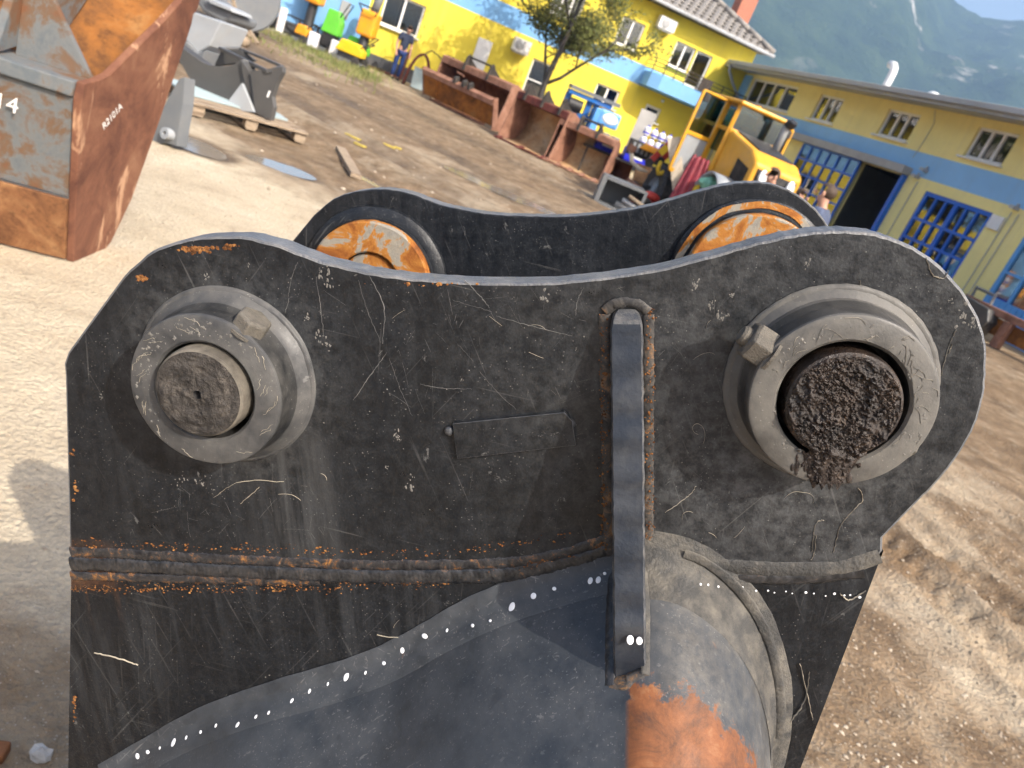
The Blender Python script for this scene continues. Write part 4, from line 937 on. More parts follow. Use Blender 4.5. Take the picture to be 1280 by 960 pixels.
# scratches, drips and dried root fibres on the plates
def ribbon(b, P, w0, h=.0006):
    rows = []
    for i, p in enumerate(P):
        d = (P[min(i+1, len(P)-1)]-P[max(i-1, 0)]); d = Vector((d.x, 0, d.z)).normalized() if d.length > 1e-7 else Vector((1, 0, 0))
        s = Vector((-d.z, 0, d.x)); w_ = w0*(.35+.65*math.sin(math.pi*(i+.5)/len(P)))*random.uniform(.6, 1.3)
        rows.append([p-s*w_+Vector((0, .0005, 0)), p+Vector((0, -h, 0)), p+s*w_+Vector((0, .0005, 0))])
    b.sheet(rows)
def wander(x, y, ang, L, curl, step=3.):
    P = [(x, y)]; a = ang; ka = random.gauss(0, curl)
    for _ in range(int(L/step)):
        ka += random.gauss(0, curl*.35); ka *= .95; a += ka; x += math.cos(a)*step; y += math.sin(a)*step; P.append((x, y))
    return P
def in_ear(x, y):
    r_ = False; n = len(ear_px)
    for i in range(n):
        (x0, y0), (x1, y1) = ear_px[i], ear_px[(i+1) % n]
        if (y0 > y) != (y1 > y) and x < (x1-x0)*(y-y0)/(y1-y0)+x0: r_ = not r_
    return r_
def inside(x, y): return (y > 735 or (in_ear(x, y) and in_ear(x+14, y) and in_ear(x, y-8))) and (150 < x < 1180 and y > 352-.0*x and y < 930 and not (150 < x < 390 and 355 < y < 605) and not (905 < x < 1175 and 355 < y < 610) and not (742 < x < 822 and y > 375)) and not (y > 735 and y > 1010-.42*x and x < 770) and not (x > 800 and y > 690) and not (675 < y < 740)
random.seed(21); sb_ = B(); rt_ = B()
spec = [((462, 345), (480, 385), (478, 430)), ((360, 372), (366, 342), (372, 328)), ((356, 392), (362, 372)), ((395, 345), (400, 380), (405, 420)), ((448, 350), (458, 385), (476, 428)), ((487, 448), (498, 480), (515, 520)), ((484, 440), (462, 470), (442, 500)),
        ((620, 395), (655, 405), (715, 420)), ((572, 430), (592, 452)), ((600, 465), (622, 490), (645, 512)), ((525, 480), (550, 485), (590, 486)), ((720, 395), (722, 375), (730, 360)), ((565, 375), (600, 385), (615, 390)), ((580, 350), (600, 370), (612, 385))]
for tr_ in spec:
    ribbon(sb_, [q(x+random.uniform(-.6, .6), y+random.uniform(-.6, .6)) for x, y in smooth_line(tr_, 10)], random.uniform(.0003, .0009), .0003)
n_ok = 0
while n_ok < 120:
    x, y = random.uniform(95, 1230), random.uniform(320, 900)
    if not inside(x, y): continue
    if fbm(np.array([x/90.]), np.array([y/90.]), 2, 5)[0] < -.02+(.5 if y > 740 else 0): continue
    P = [p for p in wander(x, y, random.gauss(1.2, .9), random.choice((6, 9, 14, 20, 34)), random.choice((.004, .01, .02)))]
    if any(not inside(*p) for p in P): continue
    ribbon(sb_, [q(*p) for p in P], random.choice((.00016, .00022, .0004)), .0002); n_ok += 1
n_ok = 0
while n_ok < 16:
    x, y = random.uniform(95, 1230), random.uniform(330, 900)
    if (x < 600 and random.random() < .75) or (y > 740 and random.random() < .7): continue
    if not inside(x, y): continue
    P = wander(x, y, random.uniform(0, 6.3), random.choice((14, 20, 30, 50)), .18, 2.5)
    if any(not inside(*p) for p in P): continue
    ribbon(rt_, [q(*p) for p in P], random.choice((.00018, .00025, .00035)), .0005); n_ok += 1
for tr_ in (((1075, 350), (1078, 372), (1085, 400)), ((1195, 412), (1184, 440), (1176, 470)), ((1190, 430), (1186, 442)), ((1158, 322), (1165, 342), (1178, 348), (1186, 338)), ((832, 640), (858, 622), (870, 608)), ((1020, 668), (1018, 690), (1014, 700)), ((1042, 690), (1052, 655), (1078, 625), (1072, 610)), ((1015, 690), (1020, 655), (1030, 650)), ((985, 905), (1005, 878), (1012, 840)), ((1000, 830), (1010, 870), (1016, 900)), ((268, 622), (300, 602), (355, 602)), ((300, 630), (325, 608)), ((118, 816), (145, 822), (172, 831)), ((1050, 742), (1062, 750), (1082, 738)), ((925, 740), (935, 760), (928, 775))):
    ribbon(rt_, [q(x+random.uniform(-.7, .7), y+random.uniform(-.7, .7)) for x, y in smooth_line(tr_, 9)], .00045, .0009)
stuff(obj('scratches', sb_, M['scr'], EXC, smooth=True)); stuff(obj('root_fibres', rt_, M['root'], EXC, smooth=True))
# dried straw and scuffs on the two collars
def on_collar(c, hh, r, a): return c+Vector((r*math.cos(a), -hh-.0002, r*math.sin(a)))
random.seed(33); cs_ = B()
for _ in range(34):
    a0 = random.gauss(.9, 1.0); r0 = random.uniform(.047, .061); da = random.uniform(-.28, .28); dr = random.uniform(-.012, .012)
    P = [on_collar(cB, .040, min(.0625, max(.0475, r0+dr*t+.001*math.sin(t*5))), a0+da*t) for t in np.linspace(0, 1, 8)]
    ribbon(cs_, P, random.choice((.0001, .00013, .0002)), .0002)
for _ in range(26):
    a0 = random.uniform(0, 6.3); r0 = random.uniform(.044, .060); P = [on_collar(cA, .038, min(.0615, max(.0435, r0+random.uniform(-.001, .001)+.006*t)), a0+random.uniform(-.02, .02)+.18*t) for t in np.linspace(0, 1, 6)]
    ribbon(cs_, P, random.choice((.00015, .00025)), .0002)
stuff(obj('collar_straw', cs_, M['root'], EXC, smooth=True))
# mud splashes stuck to the paint
ms = B(); random.seed(3)
def splash(x, y, r, n=11, st=1.):
    a0 = random.random()*6; c = q(x, y, .0003)
    ring = [c+Vector((math.cos(a0+2*math.pi*j/n)*r*random.uniform(.45, 1.25), .0004, math.sin(a0+2*math.pi*j/n)*r*st*random.uniform(.45, 1.25))) for j in range(n)]
    ms.add(ring+[c], [(j, (j+1) % n, n) for j in range(n)])
for x, y, r in ((402, 340, .006), (410, 352, .005), (408, 430, .005), (398, 420, .004), (385, 398, .0035), (680, 372, .005), (495, 545, .004), (498, 548, .003), (515, 600, .006), (484, 585, .003), (578, 475, .002), (1205, 395, .006), (1215, 402, .004), (1188, 375, .003), (905, 395, .006), (888, 380, .004), (870, 355, .004), (915, 370, .003), (258, 345, .003), (190, 412, .003), (128, 495, .003), (250, 600, .006), (226, 600, .005), (1010, 330, .004), (310, 330, .002), (380, 896, .004)):
    for _ in range(10): splash(x+random.gauss(0, r*650), y+random.gauss(0, r*900), r*random.uniform(.06, .34), 9, random.uniform(.8, 2.2))
for _ in range(300):
    x, y = random.uniform(95, 1225), random.uniform(330, 900)
    if inside(x, y): splash(x, y, random.choice((.0004, .0005, .0007, .0010)), 7)
for _ in range(170):
    cc, hh = (cA, .038) if random.random() < .6 else (cB, .040); a = random.gauss(2.0, .8) if cc is cA else random.uniform(0, 6.3); c = on_collar(cc, hh, random.uniform(.046, .0605), a); r_ = random.choice((.0004, .0007, .0011, .0019))
    n = 8; ring = [c+Vector((math.cos(2*math.pi*j/n)*r_*random.uniform(.4, 1.4), .0003, math.sin(2*math.pi*j/n)*r_*random.uniform(.4, 1.4))) for j in range(n)]; ms.add(ring+[c+Vector((0, -.0002, 0))], [(j, (j+1) % n, n) for j in range(n)])
stuff(obj('dried_mud_specks', ms, M['mudspeck'], EXC))
# ------------------------------------------------------------------ the other things in the yard
def text_mesh(name, s, size, mat, parent, M4, depth=.001):
    cu = bpy.data.curves.new(name, 'FONT'); cu.body = s; cu.size = size; cu.extrude = depth
    t = bpy.data.objects.new(name, cu); C.objects.link(t); bpy.context.view_layer.update()
    me_ = bpy.data.meshes.new_from_object(t.evaluated_get(bpy.context.evaluated_depsgraph_get())); bpy.data.objects.remove(t); me_.materials.clear(); me_.materials.append(mat)
    o_ = bpy.data.objects.new(name, me_); C.objects.link(o_); o_.parent = parent; o_.matrix_local = M4; return o_
def frame4(x, y, o):
    x = Vector(x).normalized(); y = Vector(y); y = (y-x*y.dot(x)).normalized(); z = x.cross(y)
    return Matrix(((x.x, y.x, z.x, o[0]), (x.y, y.y, z.y, o[1]), (x.z, y.z, z.z, o[2]), (0, 0, 0, 1)))

# --- big rusty bucket lying at the left
k = NB('grey_paint_over_rust'); f = k.noise(5, 7, .7, None, .5)
b_ = k.ramp(f, [(.36, (.10, .115, .125)), (.49, (.135, .14, .14)), (.57, (.13, .085, .055)), (.70, (.15, .065, .03))])
M['grey_rust'] = k.done(k.mix(k.ramp(k.noise(14, 6, .7), [(.54, 0.), (.72, .6)]), b_, (.15, .085, .05)), .75, 0, k.bump(k.noise(50, 6, .7), .4, .006), .3)
k = NB('scraped_red_rust'); f = k.noise(3.0, 8, .7, None, .5)
b_ = k.ramp(f, [(.30, (.075, .030, .02)), (.50, (.16, .068, .04)), (.70, (.24, .12, .068))])
gr = k.ramp(k.noise(1., 6, .7, k.mapv((3, 5, 1.7), (0.55, 0, 0)), .7), [(.57, 0.), (.63, 1.)]); b_ = k.mix(k.math('MULTIPLY', gr, .75), b_, (.50, .30, .18))
M['rust_side'] = k.done(b_, .8, 0, k.bump(k.noise(40, 7, .7), .5, .006), .25)
M['rust_wear'] = rusty('worn_brown_rust', [(.08, .035, .018), (.19, .085, .036), (.28, .145, .065), (.36, .23, .13)], 4.)
M['rust_deck'] = rusty('stained_orange_rust', [(.05, .024, .014), (.13, .055, .018), (.23, .09, .02), (.26, .13, .045)], 2.6)
pc = G(92, 328); RD = Vector((-.1, .995, 0)).normalized(); RL = -Vector((.9, .43, 0)).normalized()
RB = thing('rusty_bucket', 'big rust-brown bucket with chalk writing on its side plate, on pale sand', 'bucket', (pc.x, pc.y, 0))
def rp(a, l, z): return RD*a+RL*l+Vector((0, 0, z))
sp = [(0, 0), (.30, 0), (.36, .04), (.50, .27), (.65, .72), (.80, 1.26), (.795, 1.31), (.83, 1.33), (.88, 1.62), (.72, 1.62), (.64, 1.38), (.45, 1.24), (.2, 1.08), (.03, .97), (-.06, .945), (-.17, .93), (-.175, .85), (-.09, .42)]
obj('side_plate', B().prism(sp, lambda a, z: rp(a, 0, z), lambda a, z: rp(a, .035, z)), M['rust_side'], RB, bevel=.006)
obj('side_plate', B().prism(sp, lambda a, z: rp(a, 1.55, z), lambda a, z: rp(a, 1.585, z)), M['rust_side'], RB, bevel=.006)
cur = [(.0, .0), (-.03, .12), (-.06, .25), (-.09, .42), (-.13, .63), (-.172, .86)]
def strip(z0, z1, off, m_, nm):
    cc = [(np.interp(z, [c[1] for c in cur], [c[0] for c in cur])+.012-off, z) for z in np.linspace(z0, z1, 6)]
    return obj(nm, B().prism(cc+[(a+.03, z) for a, z in cc[::-1]], lambda a, z: rp(a, .036, z), lambda a, z: rp(a, 1.549, z)), m_, RB, bevel=.004)
strip(.355, .85, 0, M['grey_rust'], 'back_shell'); strip(.01, .345, .022, M['rust_wear'], 'wear_plate')
obj('top_flange', B().prism([(-.185, .855), (.06, .855), (.06, .935), (-.185, .925)], lambda a, z: rp(a, .036, z), lambda a, z: rp(a, 1.549, z)), M['grey_rust'], RB, bevel=.008)
dk = [(.06, .90), (.20, .97), (.45, 1.12), (.64, 1.28), (.74, 1.6)]
obj('inner_deck', B().prism(dk+[(a+.02, z-.03) for a, z in dk[::-1]], lambda a, z: rp(a, .036, z), lambda a, z: rp(a, 1.549, z)), M['rust_deck'], RB)
for l0 in (.36, .95):
    obj('gusset', B().prism([(-.15, .93), (.35, 1.06), (.55, 1.30), (.50, 1.6), (.05, 1.6), (-.10, 1.1)], lambda a, z: rp(a, l0, z), lambda a, z: rp(a, l0+.035, z)), M['grey_rust'], RB, bevel=.005)
obj('corner_brace', B().prism([(.045, .93), (.36, .93), (.36, 1.34), (.33, 1.34)], lambda l, z: rp(-.02, l, z), lambda l, z: rp(.01, l, z)), M['grey_rust'], RB, bevel=.004)
obj('lug', B().ell(rp(-.07, .39, .24), (.05, .04, .035)), M['rust_dust'], RB, smooth=True)
# chalk marks: written on the outer face of the side plate and on the back shell
text_mesh('chalk_writing', 'R2101A', .055, M['chalk'], RB, frame4(RD*.80+Vector((0, 0, .60)), Vector((0, 0, 1))-RD*.3, rp(.055, -.004, .70)))
text_mesh('chalk_number', '14', .10, M['chalk'], RB, frame4(-RL, Vector((0, 0, 1)), rp(-.158, .345, .70)))

# --- anthracite bucket on a pallet
PLT = thing('wooden_pallet', 'weathered wooden pallet under the anthracite bucket', 'pallet', (-4.18, 8.95, 0.02), rad(48))
for i in range(6): obj('top_board', B().box((0, -.44+.176*i, .125), (1.35, .12, .022), Matrix.Rotation(random.uniform(-.02, .02), 3, 'Z')), M['wood'], PLT)
for x in (-.6, 0, .6):
    for y in (-.42, 0, .42): obj('block', B().box((x, y, .065), (.14, .11, .085)), M['wood'], PLT)
    obj('stringer', B().box((x, 0, .111-.006), (.11, .96, .018)), M['wood'], PLT); obj('bottom_board', B().box((x, 0, .012), (.11, .96, .02)), M['wood'], PLT)
tag(obj('painted_board', B().box((-4.35, 9.02, .172), (1.25, .62, .022), Matrix.Rotation(rad(50), 3, 'Z')), M['bluegreen']), 'pale blue-green board lying flat between pallet and anthracite bucket', 'board')
def ppx(poly, y, dv):
    dv = Vector(dv); P = [WY(a, b, y) for a, b in poly]
    return P, dv
def prism3(poly, y, dv, o):
    P, dv = ppx(poly, y, dv); n = len(P); P = [p-o for p in P]
    return B().add(P+[p+dv for p in P], [tuple(range(n)), tuple(range(n, 2*n))]+[(i, (i+1) % n, (i+1) % n+n, i+n) for i in range(n)])
o0 = Vector((-4.3, 9.0, .18)); NBk = thing('anthracite_bucket', 'clean anthracite bucket with curved shell, on the wooden pallet', 'bucket', o0)
sh = smooth_line([(214, 50), (238, 67), (256, 79), (277, 83), (292, 80), (303, 73)], 4)+smooth_line([(318, 140), (300, 136), (272, 129), (252, 118), (238, 100), (224, 76)], 4)
obj('shell', prism3(sh, 8.95, (.10, .10, .0), o0), M['newgrey'], NBk, smooth='auto', bevel=.006)
obj('cheek_plate', prism3([(312, 89), (333, 86), (353, 83), (353, 90), (345, 104), (340, 120), (342, 134), (338, 150), (319, 141)], 8.86, (.03, .04, 0), o0), M['newgrey'], NBk, bevel=.006)
obj('cheek_side', prism3([(301, 75), (311, 89), (318, 141), (306, 108)], 8.90, (.05, .08, 0), o0), M['newgrey'], NBk)
obj('corner_gusset', prism3([(278, 136), (302, 104), (317, 140)], 8.84, (.015, .03, 0), o0), M['lightgrey'], NBk)
rm = B(); P1, P2, P3, P4 = WY(276, 61, 9.35)-o0, WY(336, 90, 8.85)-o0, WY(300, 61, 9.5)-o0, WY(353, 83, 9.0)-o0
rm.bar(P1, P2, .07, .04); rm.bar(P1, P3, .05, .03); rm.bar(P3, P4, .05, .03); rm.bar(P2, P4, .05, .03)
obj('rim', rm, M['newgrey'], NBk, bevel=.006); obj('back_plate', prism3([(268, 82), (277, 62), (300, 62), (318, 75)], 9.4, (.03, .03, 0), o0), M['newgrey'], NBk)
obj('decal', prism3([(333, 121), (336, 113), (338, 114), (335, 122)], 8.85, (.002, .004, 0), o0), M['white'], NBk)
o0 = G(205, 182); GS = thing('grey_bucket_ear', 'upright dark grey steel ear partly hidden behind the rust-brown bucket', 'steel part', (o0.x, o0.y, 0)); o0 = Vector((o0.x, o0.y, 0))
obj('ear_plate', prism3([(186, 182), (196, 150), (212, 118), (224, 98), (231, 96), (229, 130), (224, 160), (221, 183), (207, 179)], o0.y, (.05, .09, 0), o0), M['grey'], GS, bevel=.008)
obj('boss', B().lathe([(.05, -.02), (.05, .06), (.02, .06), (.02, -.02)], WY(212, 168, o0.y)-o0, (-.3, -.9, .1), 16), M['lightgrey'], GS, smooth='auto')
o0 = Vector((-5.9, 11.2, 0)); GB_ = thing('pale_grey_attachment', 'light grey box-shaped attachment standing behind the anthracite bucket', 'attachment', o0)
obj('body', prism3([(240, 14), (277, 27), (266, 50), (262, 57), (246, 66), (232, 50), (228, 30)], 11.2, (.2, .45, 0), o0), M['lightgrey'], GB_, bevel=.02)
obj('underside', prism3([(232, 50), (246, 66), (258, 62), (250, 80), (226, 85), (222, 60)], 11.15, (.2, .3, 0), o0), M['grey'], GB_, bevel=.02)
o0 = Vector((-6.6, 14.0, 0)); DA = thing('dark_tracked_attachment', 'low dark green-grey attachment lying behind the light grey box', 'attachment', o0)
obj('body', prism3([(250, -12), (262, 2), (288, 14), (286, 24), (276, 28), (252, 14), (244, 2)], 14.0, (.3, .5, 0), o0), M['grey'], DA, bevel=.05)
obj('top_plate', prism3([(258, -4), (288, 10), (290, 15), (262, 4)], 13.9, (.2, .4, 0), o0), M['lightgrey'], DA, bevel=.01)
lg = thing('log', 'short brown log on the ground behind the anthracite bucket', 'log', G(284, 50)); p = G(284, 50)
obj('trunk', B().tube([(-.42, .1, .14), (-.2, .05, .15), (.3, -.06, .13), (.5, -.1, .10)], [.13, .15, .14, .09], 12), M['wood'], lg, smooth=True); obj('cut_end', B().lathe([(0, .003), (.128, .003)], (-.42, .1, .14), (-1, .24, -.02), 12), M['wood_pale'], lg)
for i, (a, b, y) in enumerate((((285, 2), (318, 26), 19.), ((290, -6), (305, 30), 18.5), ((296, 14), (330, 24), 18.2))):
    P1, P2 = WY(*a, y), WY(*b, y); P1.z = max(.08, min(P1.z, .9)); P2.z = .06
    tag(obj('timber', B().bar(P1, P2, .09, .05), M['wood']), ('long brown timber sloping down from the dark drum', 'steep brown timber propped across the other timbers', 'low pale timber lying beside the grass')[i], 'timber')
o0 = WY(302, 5, 20); o0.z = 0; DD = thing('dark_drum', 'large dark grey curved steel drum behind the timbers', 'drum', o0)
obj('drum_shell', B().lathe([(0, -.5), (.78, -.5), (.82, -.45), (.82, .45), (.78, .5), (0, .5)], (0, 0, .82), (.55, -.8, .1), 28), M['grey'], DD, smooth='auto'); obj('foot', B().box((0, 0, .06), (.9, .7, .12)), M['black'], DD)

# --- machines and clutter along the blue wall
def site(px, py): p = G(px, py); return Vector((p.x, p.y, gz(p.x, p.y)))
def post(px, py, y, h, r, mat, nm, lab, cat):
    p = WY(px, py, y); o_ = thing(nm, lab, cat, (p.x, y, 0))
    obj('shaft', B().lathe([(0, 0), (r, 0), (r, h*.92), (r*.8, h), (0, h)], (0, 0, 0), (0, 0, 1), 14), mat, o_, smooth='auto'); obj('base', B().box((0, 0, .03), (r*3, r*3, .06)), M['concrete'], o_); return o_
post(352, 25, 24.6, .75, .12, M['white'], 'bollard', 'short white bollard by the dark plinth of the blue wall', 'bollard')
post(331, 15, 24.4, 1.5, .13, M['orange'], 'bollard', 'tall orange post left of the white bollard', 'post')
for i, (px, py, mt) in enumerate(((390, 12, 'orange'), (461, 30, 'orange'))):
    p = WY(px, py, 24.9); T = thing('tall_rammer', ('orange-headed machine on a black foot, near the green machine with the light body', 'orange-headed machine on a black foot at the corner of blue and yellow wall')[i], 'machine', (p.x, 24.9, 0), 0, 'orange-headed machines at the wall')
    obj('housing', B().box((0, 0, 1.25 if i else 1.55), (.55, .5, .75)), M[mt], T, bevel=.08); obj('foot', B().lathe([(.34, 0), (.30, .1), (.16, .35), (.14, .95 if i else 1.2), (.0, 1.2)], (0, 0, 0), (0, 0, 1), 14), M['black'], T, smooth='auto')
    obj('mast', B().tube([(.05, 0, 1.5), (.12, .05, 2.3)], .13, 10), M['grey'], T, smooth=True); obj('guide_handle', B().tube([(-.2, -.2, 1.5), (-.3, -.45, 1.7), (.3, -.45, 1.7), (.2, -.2, 1.5)], .025, 6), M['black'], T)
def small_machine(px, py, y, lab, body, w_, h_, rz=0):
    p = WY(px, py, y); T = thing('small_machine', lab, 'machine', (p.x, y, 0), rz, 'small machines at the wall')
    obj('hood', B().prism([(-w_/2, h_*.45), (w_/2, h_*.45), (w_/2, h_*.75), (w_*.25, h_), (-w_*.35, h_)], lambda x, z: (x, -.22, z), lambda x, z: (x, .22, z)), M[body], T, bevel=.03)
    obj('engine', B().box((0, 0, h_*.30), (w_*.8, .36, h_*.34)), M['black'], T, bevel=.03); obj('skid', B().prism([(-w_*.6, .12), (-w_*.45, 0), (w_*.45, 0), (w_*.6, .12), (w_*.5, .12), (-w_*.5, .12)], lambda x, z: (x, -.24, z), lambda x, z: (x, .24, z)), M['grey'], T)
    obj('guide_handle', B().tube([(w_*.3, -.18, h_*.8), (w_*.7, -.18, h_*1.25), (w_*.7, .18, h_*1.25), (w_*.3, .18, h_*.8)], .02, 6), M['black'], T)
    for s_ in (-1, 1): obj('wheel', B().lathe([(.03, -.03), (.12, -.03), (.13, 0), (.12, .03), (.03, .03)], (w_*.35, s_*.27, .13), (0, 1, 0), 14), M['rubber'], T, smooth='auto')
    return T
small_machine(416, 35, 24.9, 'tall bright green machine beside a white can at the blue wall', 'green', .55, 1.25)
small_machine(448, 55, 25.2, 'low bright green machine under the orange-headed machine at the corner', 'green', .75, .75)
small_machine(438, 66, 24.2, 'yellow-hooded low machine in the grass, nearest the wine-red bucket', 'sun_yellow', .85, .62)
small_machine(380, 38, 24.4, 'small black machine with an orange patch beside the blue hose', 'orange', .42, .52)
for i, (px, py, y, m_, lab) in enumerate(((424, 42, 24.6, 'white', 'white plastic can beside the tall green machine'), (394, 42, 24.2, 'bottle', 'cream plastic can beside the blue hose'))):
    p = WY(px, py, y); T = thing('jerrycan', lab, 'can', (p.x, y, 0)); obj('body', B().box((0, 0, .24), (.3, .2, .44)), M[m_], T, bevel=.04); obj('cap', B().lathe([(.045, 0), (.045, .05), (0, .05)], (.08, 0, .46), (0, 0, 1), 10), M['black'], T)
hs = B(); ph = [site(372, 46), site(382, 50), site(392, 52), site(402, 55)]; hs.tube([Vector((p.x, p.y, .07+.04*math.sin(i*2))) for i, p in enumerate(ph)], [.09, .11, .09, .1], 10)
tag(obj('blue_hose', hs, M['machine_blue'], smooth=True), 'rolled blue hose lying in the grass by the cream can', 'hose')
for i, (px, py, w_) in enumerate(((409, 58, .5), (421, 64, .4))):
    p = site(px, py); bgm = B(); bgm.ell((0, 0, .09), (w_*.55, .2, .13), 12, 7); 
    for j, v in enumerate(bgm.v): bgm.v[j] = (v[0]*(1+.2*math.sin(v[1]*40)), v[1]*(1+.2*math.sin(v[0]*31)), max(-.02, v[2]*(1+.25*math.sin(v[0]*23+v[1]*19))))
    o_ = obj('paper_sack', bgm, M['wood_pale'], smooth=True); o_.location = p; tag(o_, ('crumpled cream sack beside the blue hose', 'small crumpled cream sack beside the yellow-hooded machine')[i], 'sack')
fr_ = B(); p0 = WY(362, 30, 24.8)
T = thing('black_steel_rack', 'low black steel rack along the dark plinth', 'rack', (p0.x, 24.8, 0))
for x in (-.9, -.3, .3, .9): obj('upright', B().box((x, 0, .3), (.05, .05, .6)), M['black'], T)
for z in (.1, .35, .6): obj('rail', B().box((0, .03, z), (1.9, .04, .05)), M['black'], T)

# --- wheel-loader bucket builder for the row in front of the house
def loader_bucket(name, lab, Lp, Rp, h, d_, mats, teeth=0, hooks=2, mid=False, group='rusty buckets in a row'):
    Lp, Rp = Vector(Lp), Vector(Rp); e = Rp-Lp; wd = e.length; T = thing(name, lab, 'bucket', ((Lp.x+Rp.x)/2, (Lp.y+Rp.y)/2, 0), math.atan2(e.y, e.x), group)
    inn, out, top_ = [M[m] for m in mats]; W2 = wd/2
    cur_ = smooth_line([(-.02, .05), (d_*.45, .04), (d_*.8, .12*h), (d_, .38*h), (d_*.95, .68*h), (d_*.72, .9*h), (d_*.40, .985*h)], 4)
    cs = B(); cs.sheet([[(x, y, z) for y, z in cur_] for x in (-W2+.03, -W2*.33, W2*.33, W2-.03)]); obj('shell', cs, inn, T, smooth=True, solid=.03)
    spf = [(-.02, .02), (d_*.5, .0), (d_*.85, .09*h), (d_*1.04, .38*h), (d_, .70*h), (d_*.75, .93*h), (d_*.40, h*1.01), (d_*.18, h*.98), (d_*.12, h*.55)]
    for s_ in (-1, 1): obj('side_plate', B().prism(spf, lambda y, z: (s_*(W2-.03), y, z), lambda y, z: (s_*W2, y, z)), out, T, bevel=.008)
    obj('top_beam', B().prism([(d_*.16, h*.97), (d_*.16, h*.84), (d_*.22, h*.82), (d_*.5, h*.95), (d_*.5, h*1.0)], lambda y, z: (-W2+.03, y, z), lambda y, z: (W2-.03, y, z)), top_, T, bevel=.01)
    obj('cutting_edge', B().box((0, .05, .025), (wd, .26, .045)), top_, T, bevel=.006)
    for i in range(teeth):
        x = -W2+.12+(wd-.24)*i/(teeth-1); obj('tooth', B().prism([(-.26, .02), (-.24, .05), (.02, .09), (.04, .0)], lambda y, z: (x-.06, y, z), lambda y, z: (x+.06, y, z)), top_, T, bevel=.008)
    for i in range(hooks):
        x = (i-(hooks-1)/2)*wd*.33; hk = obj('hook_plate', B().prism([(d_*.10, h*.86), (d_*.15, h*1.14), (d_*.24, h*1.2), (d_*.34, h*1.12), (d_*.7, h*.98), (d_*.45, h*.9)], lambda y, z: (x-.03, y, z), lambda y, z: (x+.03, y, z)), M['steel_dk'], T, bevel=.006)
    if hooks == 2: obj('hook_bar', B().tube([(-wd*.165, d_*.26, h*1.15), (wd*.165, d_*.26, h*1.15)], .03, 8), M['steel_dk'], T)
    if mid:
        obj('front_beam', B().prism([(-.30, h*.62), (-.42, h*.56), (-.40, h*.46), (-.28, h*.50)], lambda y, z: (-W2, y, z), lambda y, z: (W2, y, z)), M['rust_pink'], T, bevel=.01)
        obj('front_tray', B().prism([(-.36, h*.50), (-.30, h*.50), (-.02, h*.12), (-.10, h*.08)], lambda y, z: (-W2+.02, y, z), lambda y, z: (W2-.02, y, z)), M['rust_or'], T)
        for s_ in (-1, 1): obj('tray_cheek', B().prism([(-.44, h*.60), (-.28, h*.64), (.1, h*.1), (-.10, h*.04)], lambda y, z: (s_*(W2+.002), y, z), lambda y, z: (s_*(W2+.03), y, z)), M['rust_pink'], T)
        obj('tray_partition', B().prism([(-.42, h*.56), (-.36, h*.58), (-.08, h*.12), (-.14, h*.08)], lambda y, z: (-W2*.62, y, z), lambda y, z: (-W2*.58, y, z)), M['rust_or'], T)
        for x in (-.12, .22, .45): obj('clamp', B().prism([(-.44, h*.55), (-.46, h*.66), (-.34, h*.72), (-.26, h*.64)], lambda y, z: (x-.05, y, z), lambda y, z: (x+.05, y, z)), M['steel_dk'], T, bevel=.01)
        obj('handle_bar', B().tube([(-.25, -.3, h*.78), (.05, -.3, h*.76)], .025, 8), M['rust_pink'], T)
        for x in (-W2*.9, W2*.9): obj('support_block', B().box((x, .0, -.0), (.25, .2, .2)), M['wood'], T)
    return T
loader_bucket('loader_bucket', 'rusty bucket with orange front tray, nearest the standing man', G(531, 122), G(616, 163), 1.32, 1.0, ('rust', 'rust_pink', 'rust_pink'), 0, 2, True)
loader_bucket('loader_bucket', 'dark brown bucket with pale dusty floor, between two rusty buckets', G(621, 172), G(684, 202), 1.28, 1.05, ('rust_dust', 'rust_pink', 'wine'), 3, 3)
loader_bucket('loader_bucket', 'toothed bucket with orange dusty inside, third along the row', G(678, 199), G(748, 230), 1.10, .9, ('rust_dust', 'rust_pink', 'rust_pink'), 5, 2)
loader_bucket('loader_bucket', 'smallest rusty bucket of the row, beside the open grey box', G(752, 228), G(782, 238), .80, .7, ('rust', 'rust_pink', 'rust_pink'), 0, 0)
p = G(742, 222); tag(obj('stone_block', B().ell((p.x, p.y-.15, .13), (.14, .1, .14), 10, 7), M['rust_dust'], smooth=True), 'round rusty lump between the toothed bucket and the open grey box', 'scrap')
# beside the man
o0 = site(473, 88); T = thing('wine_red_bucket', 'wine-red rusty bucket lying open, left of the standing man', 'bucket', o0, rad(10))
obj('shell', B().sheet([[(x, y, z) for y, z in ((-.4, .02), (.1, .05), (.4, .3), (.35, .72), (.1, .95))] for x in (-.85, -.3, .3, .75)]), M['wine'], T, smooth=True, solid=.04)
for x in (-.86, .76): obj('side_plate', B().prism([(-.5, 0), (.2, 0), (.5, .3), (.4, .8), (.1, 1.0)], lambda y, z: (x, y, z), lambda y, z: (x+.04, y, z)), M['wine'], T)
o0 = site(520, 112); T = thing('rusty_arch', 'dark rusty curved guard right of the standing man', 'steel part', o0, rad(10))
obj('arch', B().sheet([[(x, y, z) for x, z in [(-.35*math.cos(a)-.1, 1.05*math.sin(a)) for a in np.linspace(0, 2.4, 12)]] for y in (0, .5)]), M['wine'], T, smooth=True, solid=.06)
obj('hose', B().tube([(-.2, .2, .95), (.1, .2, 1.25), (.5, .2, 1.1), (.8, .3, 1.3)], .02, 6), M['black'], T)
